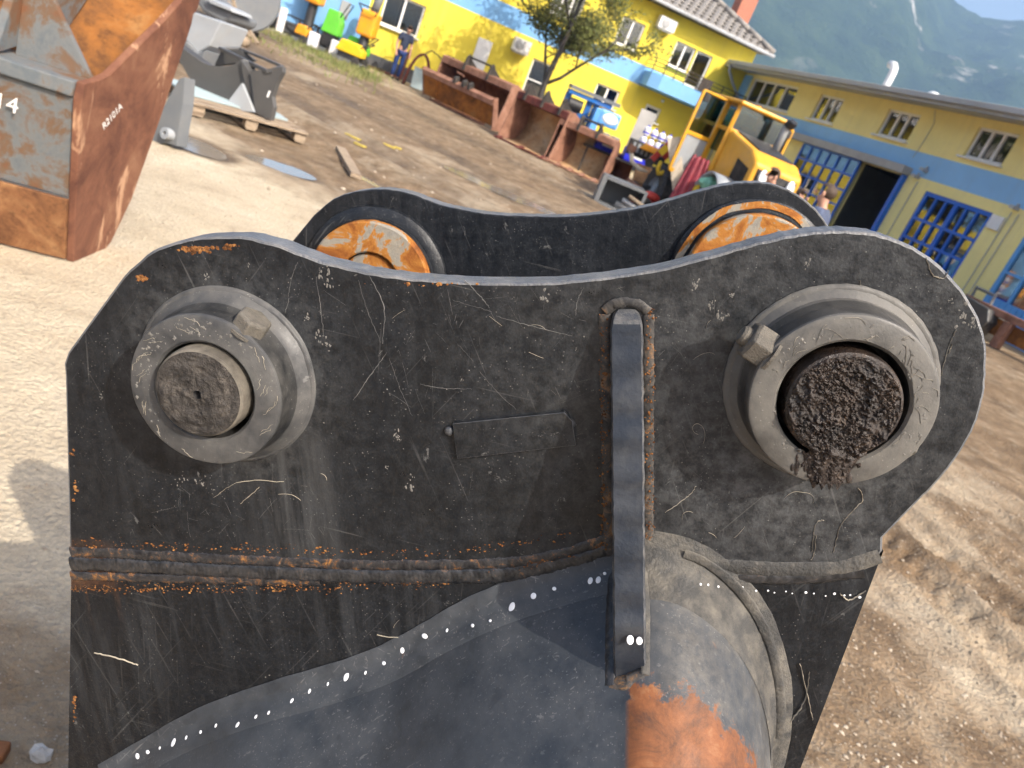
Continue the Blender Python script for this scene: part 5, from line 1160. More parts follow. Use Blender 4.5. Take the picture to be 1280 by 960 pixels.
T = thing('grey_blue_bin', 'small grey-blue metal bin inside the curved guard', 'bin', site(519, 110)+Vector((.12, -.3, 0)), rad(12)); obj('bin_body', B().prism([(-.2, .02), (.2, .02), (.24, .6), (-.24, .6)], lambda x, z: (x, -.2, z), lambda x, z: (x, .2, z)), M['bluegreen'], T, bevel=.02); obj('bin_rim', B().box((0, 0, .61), (.52, .44, .03)), M['greymetal'], T, bevel=.008)

# --- open grey box
o0 = G(744, 253); T = thing('open_grey_box', 'open dark grey steel box lying on its side before the scrap', 'box', (o0.x+.42, o0.y+.1, 0), rad(6))
for n_, c, s_ in (('base_panel', (0, .3, .02), (.86, .7, .03)), ('top_panel', (0, .3, .53), (.86, .7, .03)), ('side_panel', (-.43, .3, .27), (.03, .7, .48)), ('side_panel', (.43, .3, .27), (.03, .7, .48)), ('back_panel', (0, .64, .27), (.83, .03, .48))): obj(n_, B().box(c, s_), M['grey'], T, bevel=.006)
fr_ = B()
for c, s_ in (((-.43, -.06, .275), (.09, .02, .56)), ((.43, -.06, .275), (.06, .02, .56)), ((0, -.06, .53), (.8, .02, .06)), ((0, -.06, .02), (.8, .02, .05))): fr_.box(c, s_)
obj('rim', fr_, M['grey'], T)

# --- behind the row: blue stand, crates, bottles
p = WY(735, 140, 23.3); T = thing('blue_stand', 'dark blue steel stand with a flat top under the tree', 'stand', (p.x, 23.3, 0), rad(14))
obj('top', B().box((0, 0, 1.85), (1.5, .5, .10)), M['grey'], T); obj('rail', B().box((-.1, 0, 1.72), (1.3, .4, .12)), M['machine_blue'], T)
for x in (-.7, -.05, .15): obj('post', B().box((x, 0, .83), (.16, .16, 1.66)), M['machine_blue'], T)
obj('cross_beam', B().box((-.3, 0, 1.2), (.8, .1, .16)), M['machine_blue'], T)
for x in (-.45, .35): obj('motor', B().lathe([(0, -.2), (.17, -.2), (.17, .2), (0, .2)], (x, -.1, 1.42), (1, 0, 0), 14), M['black'], T, smooth='auto')
p = WY(757, 145, 23.0); T = thing('light_blue_cabinet', 'light blue machine cabinet with an oval white window beside the dark blue stand', 'cabinet', (p.x, 23.0, 0), rad(14))
obj('column', B().box((-.25, 0, .8), (.2, .3, 1.6)), M['light_blue'], T, bevel=.02); obj('head', B().box((.1, 0, 1.42), (.62, .34, .42)), M['light_blue'], T, bevel=.06); obj('window', B().ell((.12, -.17, 1.43), (.24, .03, .14), 16, 8), M['white'], T, smooth=True); obj('shelf', B().box((.05, 0, .98), (.7, .4, .06)), M['light_blue'], T)
CR = None
for i, (px, py) in enumerate(((762, 172), (797, 186))):
    p = WY(px, py, 20.4); T = thing('blue_crate', ('blue plastic crate with tins, next to the toothed bucket', 'blue plastic crate with tins, next to the white bottles')[i], 'crate', (p.x, 20.4, .72), rad(10), 'blue crates')
    for c, s_ in (((0, 0, .02), (.56, .4, .03)), ((0, -.2, .17), (.56, .02, .28)), ((0, .2, .17), (.56, .02, .28)), ((-.28, 0, .17), (.02, .4, .28)), ((.28, 0, .17), (.02, .4, .28))): obj('crate_panel', B().box(c, s_), M['crate_blue'], T)
    obj('label', B().box((.02, -.215, .17), (.32, .006, .1)), M['white'], T)
    for j in range(2):
        q_ = thing('tin', ('silver tin at the row end of the first blue crate', 'silver tin at the bottle end of the first blue crate', 'silver tin at the row end of the second blue crate', 'silver tin at the bottle end of the second blue crate')[i*2+j], 'tin', (p.x-.13+.27*j, 20.42, .86), 0, 'silver tins')
        obj('can', B().lathe([(0, 0), (.12, 0), (.125, .02), (.12, .04), (.12, .24), (.126, .26), (.11, .27), (0, .26)], (0, 0, 0), (0, 0, 1), 18), M['silver'], q_, smooth='auto')
T = thing('work_table', 'low steel table carrying the blue crates', 'table', (.45, 20.55, 0), rad(8)); obj('table_top', B().box((0, 0, .69), (2.3, .7, .04)), M['steel_dk'], T)
for x in (-1.05, 1.05):
    for y in (-.28, .28): obj('leg', B().box((x, y, .335), (.05, .05, .67)), M['steel_dk'], T)
pb = WY(817, 182, 20.6); BT = None; row_n = ('bottom', 'middle', 'top'); col_n = ('at the tin end', 'second along', 'third along', 'at the plank end')
T = thing('bottle_tray', 'wooden tray under the stacked white bottles', 'tray', (pb.x, 20.6, .93), rad(10)); obj('slat', B().box((0, 0, .02), (.9, .4, .03)), M['wood'], T)
for j in range(3):
    for i in range(4):
        T = thing('bottle', 'white blue-capped bottle, %s row of the stack, %s' % (row_n[j], col_n[i]), 'bottle', (pb.x-.30+.2*i, 20.6+.035*(i-1.5), .967+.245*j), rad(10), 'white bottles')
        obj('body', B().lathe([(0, 0), (.085, 0), (.09, .02), (.09, .15), (.05, .19), (.03, .2), (.03, .21)], (0, 0, 0), (0, 0, 1), 14), M['bottle'], T, smooth='auto'); obj('cap', B().lathe([(.034, .2), (.034, .236), (0, .236)], (0, 0, 0), (0, 0, 1), 10), M['crate_blue'], T)
        obj('print_band', B().lathe([(.0912, .03), (.0912, .07)], (0, 0, 0), (0, 0, 1), 14), M['crate_blue'], T)
p = WY(801, 165, 20.9); tag(obj('grey_sheet', B().box((p.x, 20.95, 1.35), (.42, .03, 1.3), Matrix.Rotation(rad(10), 3, 'Z')), M['concrete']), 'pale grey-green sheet standing upright behind the white bottles', 'sheet')

# --- scrap heap before the loader
def scrap(nm, lab, cat, px, py, y, build, rz=0, z=None):
    p = WY(px, py, y); T = thing(nm, lab, cat, (p.x, y, p.z if z is None else z), rz); build(T); return T
def eng(T):
    obj('block', B().box((0, 0, .2), (.5, .36, .36)), M['steel_dk'], T, bevel=.03); obj('cylinder', B().lathe([(.11, 0), (.12, .03), (.1, .05), (.12, .08), (.1, .1), (.12, .13), (.1, .18), (0, .2)], (-.1, 0, .36), (0, 0, 1), 14), M['steel_dk'], T, smooth='auto')
    obj('cover', B().box((.14, -.16, .26), (.26, .14, .22)), M['red'], T, bevel=.04); obj('flywheel', B().lathe([(0, 0), (.16, 0), (.17, .03), (.16, .06), (0, .06)], (.1, -.2, .18), (0, -1, .1), 18), M['greymetal'], T, smooth='auto')
scrap('engine_block', 'dark engine block with red cover in the scrap heap', 'engine', 822, 218, 17.2, eng, rad(20), 0.05)
def eng2(T):
    eng(T); obj('pipe', B().tube([(-.3, -.1, .3), (-.2, -.2, .55), (.1, -.25, .5), (.35, -.2, .2)], .035, 8), M['rust_pink'], T, smooth=True)
scrap('engine_block', 'dark engine block with a rusty bent pipe, beside the smallest bucket', 'engine', 802, 225, 16.8, eng2, rad(-25), 0.02)
def tiller(T):
    obj('gearbox', B().prism([(-.35, .1), (.3, .05), (.42, .22), (.1, .36), (-.28, .3)], lambda x, z: (x, -.14, z), lambda x, z: (x, .14, z)), M['red'], T, bevel=.04)
    obj('fuel_tank', B().ell((.05, 0, .44), (.2, .15, .1)), M['red'], T, smooth=True); obj('shaft', B().tube([(.3, 0, .2), (.7, -.1, .14)], .045, 10), M['greymetal'], T)
    obj('wheel', B().lathe([(.05, -.05), (.19, -.06), (.21, 0), (.19, .06), (.05, .05)], (-.1, -.24, .2), (0, 1, 0), 16), M['rubber'], T, smooth='auto')
scrap('red_tiller', 'red gearbox with grey shaft lying lowest in the scrap heap', 'machine part', 815, 236, 16.2, tiller, rad(15), 0.02)
scrap('red_tiller', 'red gearbox with tank standing next to the pale plank', 'machine part', 836, 232, 16.6, tiller, rad(70), 0.1)
def col(T):
    obj('arm', B().bar((-.12, 0, 0), (.16, 0, .62), .1, .12), M['red'], T, bevel=.015); obj('joint', B().lathe([(0, -.08), (.09, -.08), (.09, .08), (0, .08)], (-.12, 0, 0), (0, 1, 0), 14), M['steel_dk'], T, smooth='auto'); obj('warning_plate', B().box((.05, -.07, .34), (.14, .015, .2), Matrix.Rotation(rad(25), 3, 'Y')), M['sun_yellow'], T)
scrap('red_jack', 'red steel arm with yellow plate rising from the scrap heap', 'machine part', 818, 206, 16.9, col)
scrap('red_jack', 'short pink-red arm with yellow plate closest to the pale plank', 'machine part', 832, 204, 17.3, col)
def rad_(T):
    obj('core', B().box((0, 0, .18), (.85, .2, .34)), M['black'], T, bevel=.015); 
    for i in range(7): obj('fin', B().box((-.33+.11*i, -.105, .2), (.06, .02, .2)), M['lightgrey'], T)
scrap('radiator', 'dark radiator with pale fins behind the scrap heap', 'radiator', 803, 200, 18.2, rad_, rad(12))
def horn(T):
    for i in range(2): obj('tine', B().tube([(-.25, .0, .3+.05*i), (-.15, -.05, .1), (.05, -.08, .0+.03*i), (.25, -.05, .02)], [.05, .045, .035, .02], 8), M['wood_pale'], T, smooth=True)
    obj('collar', B().lathe([(0, -.04), (.1, -.04), (.1, .1), (0, .1)], (-.25, 0, .3), (.2, 0, 1), 12), M['rust_pink'], T, smooth='auto')
scrap('pale_tines', 'pair of pale curved tines beside the smallest bucket', 'machine part', 795, 210, 16.9, horn)
def pipes(T):
    for i in range(3): obj('pipe', B().tube([(-.5+.1*i, -.06*i, .1+.12*i), (.45, -.05+.04*i, .06+.05*i)], .06-.01*i, 10), M[('concrete', 'greymetal', 'wood')[i]], T, smooth=True)
scrap('pipe_bundle', 'three short pipes lying in front of the red gearboxes', 'pipes', 806, 250, 15.6, pipes, rad(-12), .02)
scrap('yellow_hook', 'small yellow hook hanging in the scrap heap', 'hook', 820, 216, 16.6, lambda T: obj('hook', B().tube([(0, 0, .25), (.0, 0, .1), (.05, 0, 0), (.12, 0, .03), (.12, 0, .1)], [.03, .045, .05, .045, .02], 8), M['sun_yellow'], T, smooth=True))
scrap('orange_hood', 'flat orange cover lying on top of the scrap heap', 'cover', 812, 190, 18.0, lambda T: obj('cover', B().prism([(-.25, 0), (.28, 0), (.2, .12), (-.15, .14)], lambda x, z: (x, -.2, z), lambda x, z: (x, .2, z)), M['orange'], T, bevel=.02))
scrap('blue_can', 'small round blue can on top of the scrap heap', 'can', 826, 194, 17.8, lambda T: obj('can_body', B().lathe([(0, 0), (.1, 0), (.1, .2), (.04, .24), (0, .24)], (0, 0, 0), (0, 0, 1), 14), M['crate_blue'], T, smooth='auto'))
for i, (t_, b_, y, w_, m_, lab) in enumerate((((842, 172), (851, 262), 16.0, .24, 'wood_pale', 'wide pale plank leaning upright beside the dark red tarpaulin'), ((853, 180), (862, 240), 16.4, .14, 'concrete', 'narrow grey plank leaning behind the pale plank'), ((864, 186), (868, 240), 16.5, .26, 'wood', 'brown plywood panel leaning behind the dark red tarpaulin'))):
    P1, P2 = WY(*t_, y), WY(*b_, y-.25); e = (P1-P2).normalized(); tag(obj('plank', B().bar(P2-e*(P2.z-.03)/max(.2, e.z), P1, w_, .035, (0, 1, 0)), M[m_]), lab, 'plank')
tp = B(); 
for i in range(13):
    t = i/12; c = WY(877, 198, 15.4).lerp(WY(853, 258, 15.2), t); w_ = .16+.13*t
    tp.v += [tuple(c+Vector((w_*(j/11*2-1), -.05*math.cos(j*1.9+t)-.09*math.sin(math.pi*j/11), .03*math.sin(j*2.1)))) for j in range(12)]
tp.f = [(i*12+j, i*12+j+1, i*12+j+13, i*12+j+12) for i in range(12) for j in range(11)]; tp.m = [0]*len(tp.f)
tag(obj('folded_tarpaulin', tp, M['darkred'], smooth=True, solid=.05), 'dark red tarpaulin folded into a tall bundle before the loader', 'tarpaulin')
fb = B(); fb.ell((0, 0, 0), (.24, .16, .13), 22, 12)
for j, v in enumerate(fb.v): r_ = 1+.9*fbm(np.array([v[0]*7+3]), np.array([v[1]*7+v[2]*9]), 3, 4)[0]; fb.v[j] = (v[0]*r_, v[1]*r_, v[2]*r_)
o_ = obj('plastic_film', fb, M['teal']); o_.location = WY(889, 233, 14.9); tag(o_, 'crumpled green plastic film under the loader wheel', 'plastic film')

# --- the yellow wheel loader, rear towards us
LO = WY(932, 152, 16.4)-Vector((-.34, .94, 0))*.41; LDR = thing('wheel_loader', 'old yellow wheel loader with its cab door swung open', 'loader', (LO.x, LO.y, 0.05), rad(110)); LDR.scale = (.83, .83, .83)
# local: +x = forwards (away from us), rear at -x
hood = B().prism([(-1.95, 1.12), (-1.88, 1.78), (-1.5, 1.92), (-.15, 2.08), (-.15, 1.05)], lambda x, z: (x, -.62, z), lambda x, z: (x, .62, z)); hd = obj('hood', hood, M['cat'], LDR, bevel=.07)
obj('hood_top', B().prism([(-1.5, 1.925), (-1.45, 1.95), (-.2, 2.10), (-.2, 2.085)], lambda x, z: (x, -.45, z), lambda x, z: (x, .45, z)), M['black'], hd)
for s_ in (-1, 1):
    for i in range(14): obj('louvre', B().box((-1.72+.045*i, s_*.628, 1.42+.006*i), (.02, .02, .46)), M['steel_dk'], hd)
obj('grille', B().prism([(-1.972, 1.16), (-1.915, 1.72)], lambda x, z: (x, -.52, z), lambda x, z: (x, .52, z)) if False else B().add([(-1.99, -.5, 1.14), (-1.99, .5, 1.14), (-1.925, .5, 1.70), (-1.925, -.5, 1.70), (-1.94, -.5, 1.14), (-1.94, .5, 1.14), (-1.88, .5, 1.70), (-1.88, -.5, 1.70)], [(0, 1, 2, 3), (4, 5, 6, 7), (0, 1, 5, 4), (2, 3, 7, 6), (0, 3, 7, 4), (1, 2, 6, 5)]), M['black'], LDR)
for s_ in (-.36, .36):
    hl = obj('headlight', B().lathe([(0, -.05), (.1, -.03), (.11, .02), (.09, .03)], (-1.97, s_, 1.6), (-1, 0, .1), 16), M['silver'], LDR, smooth='auto'); obj('lens', B().lathe([(.085, .03), (0, .05)], (-1.97, s_, 1.6), (-1, 0, .1), 16), M['white'], hl, smooth=True)
obj('tail_lamp', B().box((-2.02, .30, 1.34), (.05, .42, .12), Matrix.Rotation(rad(-25), 3, 'X')), M['red'], LDR, bevel=.03)
obj('counterweight', B().prism([(-2.05, .55), (-2.12, .75), (-2.0, 1.12), (-.9, 1.12), (-.9, .6)], lambda x, z: (x, -.78, z), lambda x, z: (x, .78, z)), M['cat'], LDR, bevel=.05)
cabf = B()
for x, y in ((-.2, -.66), (-.2, .66), (1.15, -.66), (1.15, .66), (.45, -.66), (.45, .66)): cabf.bar((x, y, 1.2), (x+(.06 if x < 0 else -.08 if x > 1 else 0), y*.93, 2.78), .09, .09)
for z, sc_ in ((1.25, 1.), (2.05, .97)):
    cabf.bar((-.2, -.66*sc_, z), (-.2, .66*sc_, z), .08, .08)
    for s_ in (-1, 1): cabf.bar((-.2, s_*.66*sc_, z), (1.15, s_*.66*sc_, z), .06, .06)
cabo = obj('cab_frame', cabf, M['cat'], LDR, bevel=.01)
obj('roof', B().box((.48, 0, 2.84), (1.62, 1.44, .13)), M['cat'], cabo, bevel=.05); obj('floor', B().box((.5, 0, 1.1), (1.5, 1.36, .2)), M['black'], cabo)
obj('beacon', B().lathe([(.06, 0), (.06, .06), (.03, .1), (0, .1)], (-.15, .2, 2.9), (0, 0, 1), 12), M['orange'], cabo, smooth='auto')
obj('rear_glass', B().box((-.18, 0, 2.42), (.012, 1.18, .68)), M['tint'], cabo); obj('side_glass', B().box((.8, -.63, 2.4), (.6, .012, .66)), M['tint'], cabo); obj('side_glass', B().box((.12, -.63, 2.4), (.55, .012, .66)), M['tint'], cabo); obj('front_glass', B().box((1.1, 0, 2.2), (.012, 1.18, 1.0)), M['tint'], cabo)
obj('seat', B().box((.4, 0, 1.55), (.5, .5, .14)).box((.2, 0, 1.95), (.14, .48, .7)), M['black'], cabo, bevel=.05); obj('rear_panel', B().box((-.2, 0, 1.65), (.05, 1.2, .8)), M['cat'], cabo)
obj('exhaust_stack', B().tube([(-.6, -.42, 2.0), (-.6, -.42, 2.62), (-.62, -.42, 2.72), (-.7, -.42, 2.78)], [.09, .09, .085, .08], 14), M['lightgrey'], LDR, smooth=True); obj('exhaust_cap', B().lathe([(0, 0), (.12, 0), (.13, .1), (.1, .2), (0, .2)], (-.66, -.42, 2.72), (-.6, 0, .8), 14), M['black'], LDR, smooth='auto')
def door(y0, ang, nm):
    D = B(); hx, hy = .42, y0; ca, sa = math.cos(ang), math.sin(ang)
    def P_(u, z): return Vector((hx+u*ca, hy+u*sa, z))
    for a, b in (((0, 1.2), (0, 2.78)), ((0, 2.78), (.72, 2.78)), ((.72, 2.78), (.72, 1.2)), ((.72, 1.2), (0, 1.2)), ((0, 1.8), (.72, 1.8))): D.bar(P_(*a), P_(*b), .07, .06)
    d_ = obj('cab_door', D, M['cat'], LDR, bevel=.008); g_ = B(); g_.add([P_(.05, 1.83), P_(.67, 1.83), P_(.67, 2.74), P_(.05, 2.74)], [(0, 1, 2, 3)]); obj('pane', g_, M['tint'], d_, solid=.01)
    g_ = B(); g_.add([P_(.05, 1.24), P_(.67, 1.24), P_(.67, 1.77), P_(.05, 1.77)], [(0, 1, 2, 3)]); obj('lower_panel', g_, M['lightgrey'], d_, solid=.02); obj('mirror', B().box(P_(.6, 2.5)+Vector((-.06, 0, .1)), (.05, .12, .22)), M['black'], d_, bevel=.01)
door(.68, rad(100), 'l'); door(-.68, rad(-70), 'r')
for x in (-1.25, 1.45):
    for s_ in (-1, 1):
        wl = obj('wheel', B().lathe([(.30, -.2), (.56, -.22), (.64, -.17), (.66, 0), (.64, .17), (.56, .22), (.30, .2)], (x, s_*.88, .64), (0, 1, 0), 32), M['rubber'], LDR, smooth='auto'); obj('rim', B().lathe([(.31, .19), (.28, .1), (.12, .08), (.1, .16), (0, .16)], (x, s_*.88, .64), (0, s_, 0), 24), M['lightgrey'], wl, smooth='auto')
        for i in range(18):
            a = 2*math.pi*i/18; obj('tread_lug', B().box((x+math.cos(a)*.655, s_*.88, .64+math.sin(a)*.655), (.05, .36, .07), Matrix.Rotation(-a, 3, 'Y')), M['rubber'], wl)
for s_ in (-1, 1): obj('fender', B().sheet([[(-1.25+.76*math.cos(a), y, .66+.76*math.sin(a)) for a in np.linspace(.2, 2.6, 12)] for y in (s_*.64, s_*1.1)]), M['lightgrey'], LDR, smooth=True, solid=.04)
obj('fuel_tank', B().ell((-.55, .95, 1.05), (.28, .2, .16), 16, 8), M['sun_yellow'], LDR, smooth=True); obj('front_frame', B().box((1.4, 0, .8), (1.4, .7, .5)), M['cat'], LDR, bevel=.04); obj('chassis', B().box((-.3, 0, .8), (2.4, .9, .5)), M['black'], LDR, bevel=.04)
for s_ in (-.4, .4): obj('lift_arm', B().bar((.9, s_, 1.4), (2.7, s_, .5), .1, .22), M['cat'], LDR, bevel=.02)
obj('loading_bucket', B().prism([(2.6, .1), (3.4, .05), (3.4, .12), (2.8, .2), (2.6, .6), (2.75, 1.0), (2.65, 1.02), (2.5, .6)], lambda x, z: (x, -1.2, z), lambda x, z: (x, 1.2, z)), M['rust_dust'], LDR)

for ch_ in [o_ for o_ in LDR.children if not o_.name.startswith('wheel')]:
    for o_ in [ch_]+list(ch_.children):
        for v in o_.data.vertices: v.co.z = float(np.interp(v.co.z, [0, 1.05, 2.08, 2.95], [0, 1.05, 2.60, 3.26]))
# --- people
def skinned(name, J, Ed, mat, parent, lv=2):
    me_ = bpy.data.meshes.new(name); me_.from_pydata([j[0] for j in J], Ed, []); me_.materials.append(mat)
    o_ = bpy.data.objects.new(name, me_); C.objects.link(o_); o_.parent = parent
    md = o_.modifiers.new('skin', 'SKIN'); md.use_smooth_shade = True
    for i, j in enumerate(J):
        r_ = j[1] if isinstance(j[1], tuple) else (j[1], j[1]); me_.skin_vertices[0].data[i].radius = r_; me_.skin_vertices[0].data[i].use_root = (i == 0)
    sb2 = o_.modifiers.new('sub', 'SUBSURF'); sb2.levels = lv; sb2.render_levels = lv
    return o_
def person(lab, loc, rz, Hh, shirt, pants, arms, lean=0., head=(0, -.03), step=.06, hair='hair', bald=False):
    """faces local -y; arms = ((elbow),(hand)) offsets from each shoulder, right then left"""
    s = Hh/1.745; T = thing('person', lab, 'person', loc, rz); V = lambda x, y, z: (x*s, y*s, z*s)
    ly = -lean; pel = (0, 0, .95); ch_ = (0, ly*.6, 1.30); nk = (0, ly, 1.50); hd0 = (head[0]*.5, ly+head[1]*.6, 1.555); hd1 = (head[0], ly+head[1], 1.645)
    J = [(V(*pel), (.14*s, .10*s)), (V(0, ly*.3, 1.12), (.135*s, .10*s)), (V(*ch_), (.155*s, .11*s)), (V(*nk), .050*s), (V(*hd0), .060*s), (V(*hd1), (.082*s, .098*s))]
    Ed = [(0, 1), (1, 2), (2, 3), (3, 4), (4, 5)]
    for sd, (el_, ha) in zip((1, -1), arms):
        sh_ = (sd*.18, ly*.85, 1.42); e_ = tuple(a+b for a, b in zip(sh_, el_)); h_ = tuple(a+b for a, b in zip(sh_, ha)); k0 = len(J)
        hd_ = Vector(h_)-Vector(e_); hd_.normalize(); tip = tuple(Vector(h_)+hd_*.09)
        J += [(V(*sh_), .062*s), (V(*e_), .045*s), (V(*h_), .030*s), (V(*tip), (.038*s, .018*s))]; Ed += [(2, k0), (k0, k0+1), (k0+1, k0+2), (k0+2, k0+3)]
        for f_ in range(4):
            off = Vector((.022*(f_-1.5), 0, 0)); J += [(V(*(Vector(tip)+off+hd_*.03)), .0095*s), (V(*(Vector(tip)+off*1.2+hd_*.075+Vector((0, -.015, 0)))), .008*s)]; Ed += [(k0+3, len(J)-2), (len(J)-2, len(J)-1)]
        J += [(V(*(Vector(tip)+Vector((-sd*.035, -.03, .0)))), .011*s), (V(*(Vector(tip)+Vector((-sd*.04, -.045, -.0))+hd_*.03)), .009*s)]; Ed += [(k0+3, len(J)-2), (len(J)-2, len(J)-1)]
    legs = []
    for sd in (1, -1):
        k0 = len(J); st = step*sd; J += [(V(sd*.095, 0, .88), .088*s), (V(sd*.105, -st*.5-.01, .50), .058*s), (V(sd*.11, st*.6, .09), .04*s), (V(sd*.12, st*.6-.16, .035), (.045*s, .03*s))]; Ed += [(0, k0), (k0, k0+1), (k0+1, k0+2), (k0+2, k0+3)]; legs.append(k0)
    skinned('body', J, Ed, M['skin'], T)
    g = .014*s
    def grow(r_, a): return (r_[0]+a, r_[1]+a) if isinstance(r_, tuple) else r_+a
    SJ = [(J[1][0], grow(J[1][1], g)), (J[2][0], grow(J[2][1], g)), (V(0, ly*.97, 1.475), .085*s), (V(0, 0, .93), grow(J[0][1], g*.6))]; SE = [(0, 1), (1, 2), (0, 3)]
    for sd, (el_, ha) in zip((1, -1), arms):
        sh_ = Vector((sd*.18, ly*.85, 1.42)); e_ = sh_+Vector(el_)*.72; k0 = len(SJ); SJ += [(V(*sh_), .088*s), (V(*e_), .072*s)]; SE += [(1, k0), (k0, k0+1)]
    skinned('shirt', SJ, SE, M[shirt], T)
    PJ = [(V(0, 0, .96), grow(J[0][1], g*.9))]; PE = []
    for k0 in legs:
        i0 = len(PJ); PJ += [(J[k0][0], J[k0][1]+g*1.3), (J[k0+1][0], J[k0+1][1]+g*1.6), (J[k0+2][0], J[k0+2][1]+g*2)]; PE += [(0, i0), (i0, i0+1), (i0+1, i0+2)]
    skinned('trousers', PJ, PE, M[pants], T)
    for k0 in legs: c = Vector(J[k0+2][0]); obj('shoe', B().ell(c+Vector((0, -.07*s, -.045*s)), (.052*s, .145*s, .05*s), 12, 8), M['black'], T, smooth=True)
    hc = Vector(V(*hd1)); hb = B()
    hb.ell(hc+Vector((0, .018*s, .028*s)), (.088*s, .104*s, .092*s) if not bald else (.084*s, .1*s, .088*s), 18, 12)
    kf = [f_ for f_ in hb.f if all((hb.v[i][2]-hc.z) > (-.06*s if hb.v[i][1] > hc.y+.01*s else .055*s) for i in f_)]; hb.f = kf; hb.m = [0]*len(kf)
    obj('hair', hb, M[hair], T, smooth=True)
    obj('nose', B().ell(hc+Vector((0, -.098*s, -.012*s)), (.014*s, .022*s, .026*s), 8, 6), M['skin'], T, smooth=True)
    for sd in (-1, 1): obj('ear', B().ell(hc+Vector((sd*.086*s, .01*s, -.01*s)), (.012*s, .022*s, .034*s), 8, 6), M['skin'], T, smooth=True)
    for sd in (-1, 1): obj('eye', B().ell(hc+Vector((sd*.034*s, -.088*s, .012*s)), (.012*s, .008*s, .007*s), 8, 5), M['hair'], T, smooth=True)
    obj('mouth', B().ell(hc+Vector((0, -.086*s, -.058*s)), (.028*s, .008*s, .007*s), 8, 5), M['hair'], T, smooth=True)
    return T
person('man in dark T-shirt and blue jeans standing looking down beside rusty buckets', site(492, 99), rad(35), 1.66, 'shirt', 'jeans', (((.06, .0, -.28), (.05, -.12, -.50)), ((-.08, .02, -.28), (-.06, -.08, -.52))), .06, (0, -.07), .05)
p = WY(985, 213, 12.2); person('person in navy T-shirt bending over at the loader\'s rear', (p.x-.02, 12.2, gz(p.x, 12.2)), rad(-60), 1.82, 'shirt', 'jeans', (((.05, -.16, -.22), (.0, -.40, -.30)), ((-.05, -.14, -.24), (.0, -.38, -.34))), .10, (0, -.10), .05)
p = WY(1003, 222, 12.8); person('person in black half hidden behind the bending person in navy', (p.x, 12.9, gz(p.x, 12.9)), rad(60), 1.70, 'black', 'black', (((.05, -.12, -.24), (.02, -.34, -.22)), ((-.05, -.10, -.26), (.0, -.32, -.30))), .08, (0, -.08), .04)
p = WY(1045, 240, 9.6); person('person in slate T-shirt with short brown hair facing the lattice gate', (p.x, 9.6, gz(p.x, 9.6)), rad(-120), 1.86, 'shirt2', 'jeans', (((.10, -.06, -.26), (.02, -.30, -.34)), ((-.06, -.08, -.27), (.06, -.30, -.36))), .05, (0, -.05), .05)

# --- tree in front of the house
random.seed(12); tb_ = WY(684, 120, 23.6); TR = thing('tree', 'small olive-green tree in front of the yellow house', 'tree', (tb_.x-.12, 23.9, 0))
tk = B(); tips = []
def limb(p, d, L, r, lv):
    P = [p]; R_ = [r]; n = 5
    for i in range(n):
        d = (d+Vector((random.gauss(0, .13), random.gauss(0, .13), random.gauss(.02, .08)))).normalized(); p = p+d*(L/n); P.append(p); R_.append(r*(1-.55*(i+1)/n))
        if lv < 3 and i >= 1:
            for _ in range(2 if lv == 0 else random.choice((1, 2))):
                a = random.uniform(0, 6.3); q_ = (d*.55+Vector((math.cos(a), math.sin(a), random.uniform(-.12, .5)))*.85).normalized(); limb(p, q_, L*random.uniform(.42, .62), R_[-1]*.62, lv+1)
        if lv >= 2: tips.append((p, d))
    tips.append((p, d)); tk.tube(P, R_, 7 if lv < 2 else 4)
limb(Vector((0, 0, -.05)), Vector((.14, 0, 1)), 4.2, .11, 0)
obj('trunk', tk, M['steel_dk'], TR, smooth=True)
lv_ = B(); zlo = 1.1
for (p, d) in tips:
    if p.z < zlo: continue
    for _ in range(11):
        c = p+Vector((random.gauss(0, .13), random.gauss(0, .13), random.gauss(-.03, .11))); u = Vector((random.gauss(0, 1), random.gauss(0, 1), random.gauss(0, .6))).normalized(); v = u.orthogonal().normalized(); s_ = random.uniform(.035, .075)
        lv_.add([c-u*s_, c+v*s_*.45, c+u*s_, c-v*s_*.45], [(0, 1, 2, 3)])
k = NB('olive_leaf'); lf_c = k.ramp(k.noise(2.2, 5, .7), [(.3, (.055, .07, .014)), (.5, (.11, .12, .03)), (.7, (.17, .15, .045))])
M['leaf'] = k.done(lf_c, .6, 0, None, .3); 
k.b.inputs['Transmission Weight'].default_value = 0
cr = obj('crown', lv_, M['leaf'], TR)

# --- things at the right edge, by the workshop
p = WY(1222, 372, 15.5); T = thing('dark_digging_bucket', 'dark grey bucket with a carrying frame before the yellow workshop wall', 'bucket', (p.x, 15.5, .55), rad(-64))
obj('body', B().prism([(-.72, .12), (-.55, .42), (-.2, .55), (.6, .50), (.72, .30), (.6, -.05), (-.6, -.08)], lambda x, z: (x, -.35, z), lambda x, z: (x, .35, z)), M['newgrey'], T, bevel=.02); obj('frame_handle', B().tube([(-.12, 0, .52), (-.14, 0, .74), (.30, 0, .74), (.32, 0, .50)], .035, 8), M['grey'], T)
obj('mouth', B().box((0, -.352, .1), (1.1, .01, .2)), M['black'], T)
p = WY(1250, 410, 14.6); T = thing('rusty_beam_rack', 'rusty steel beams on supports at the edge by the light blue gate', 'steel rack', (p.x+.1, 14.6, gz(p.x, 14.6)), rad(-66))
zb = p.z-gz(p.x, 14.6)
obj('upper_beam', B().box((.3, 0, zb+.22), (2.8, .16, .13)), M['rust_pink'], T, bevel=.01); obj('lower_plate', B().box((.3, .05, zb-.02), (2.6, .05, .30)), M['rust_or'], T)
for x in (-.75, .05, .85, 1.55): obj('support', B().box((x, -.06, (zb+.15)/2), (.16, .14, zb+.15)), M['rust_pink'], T, bevel=.01)
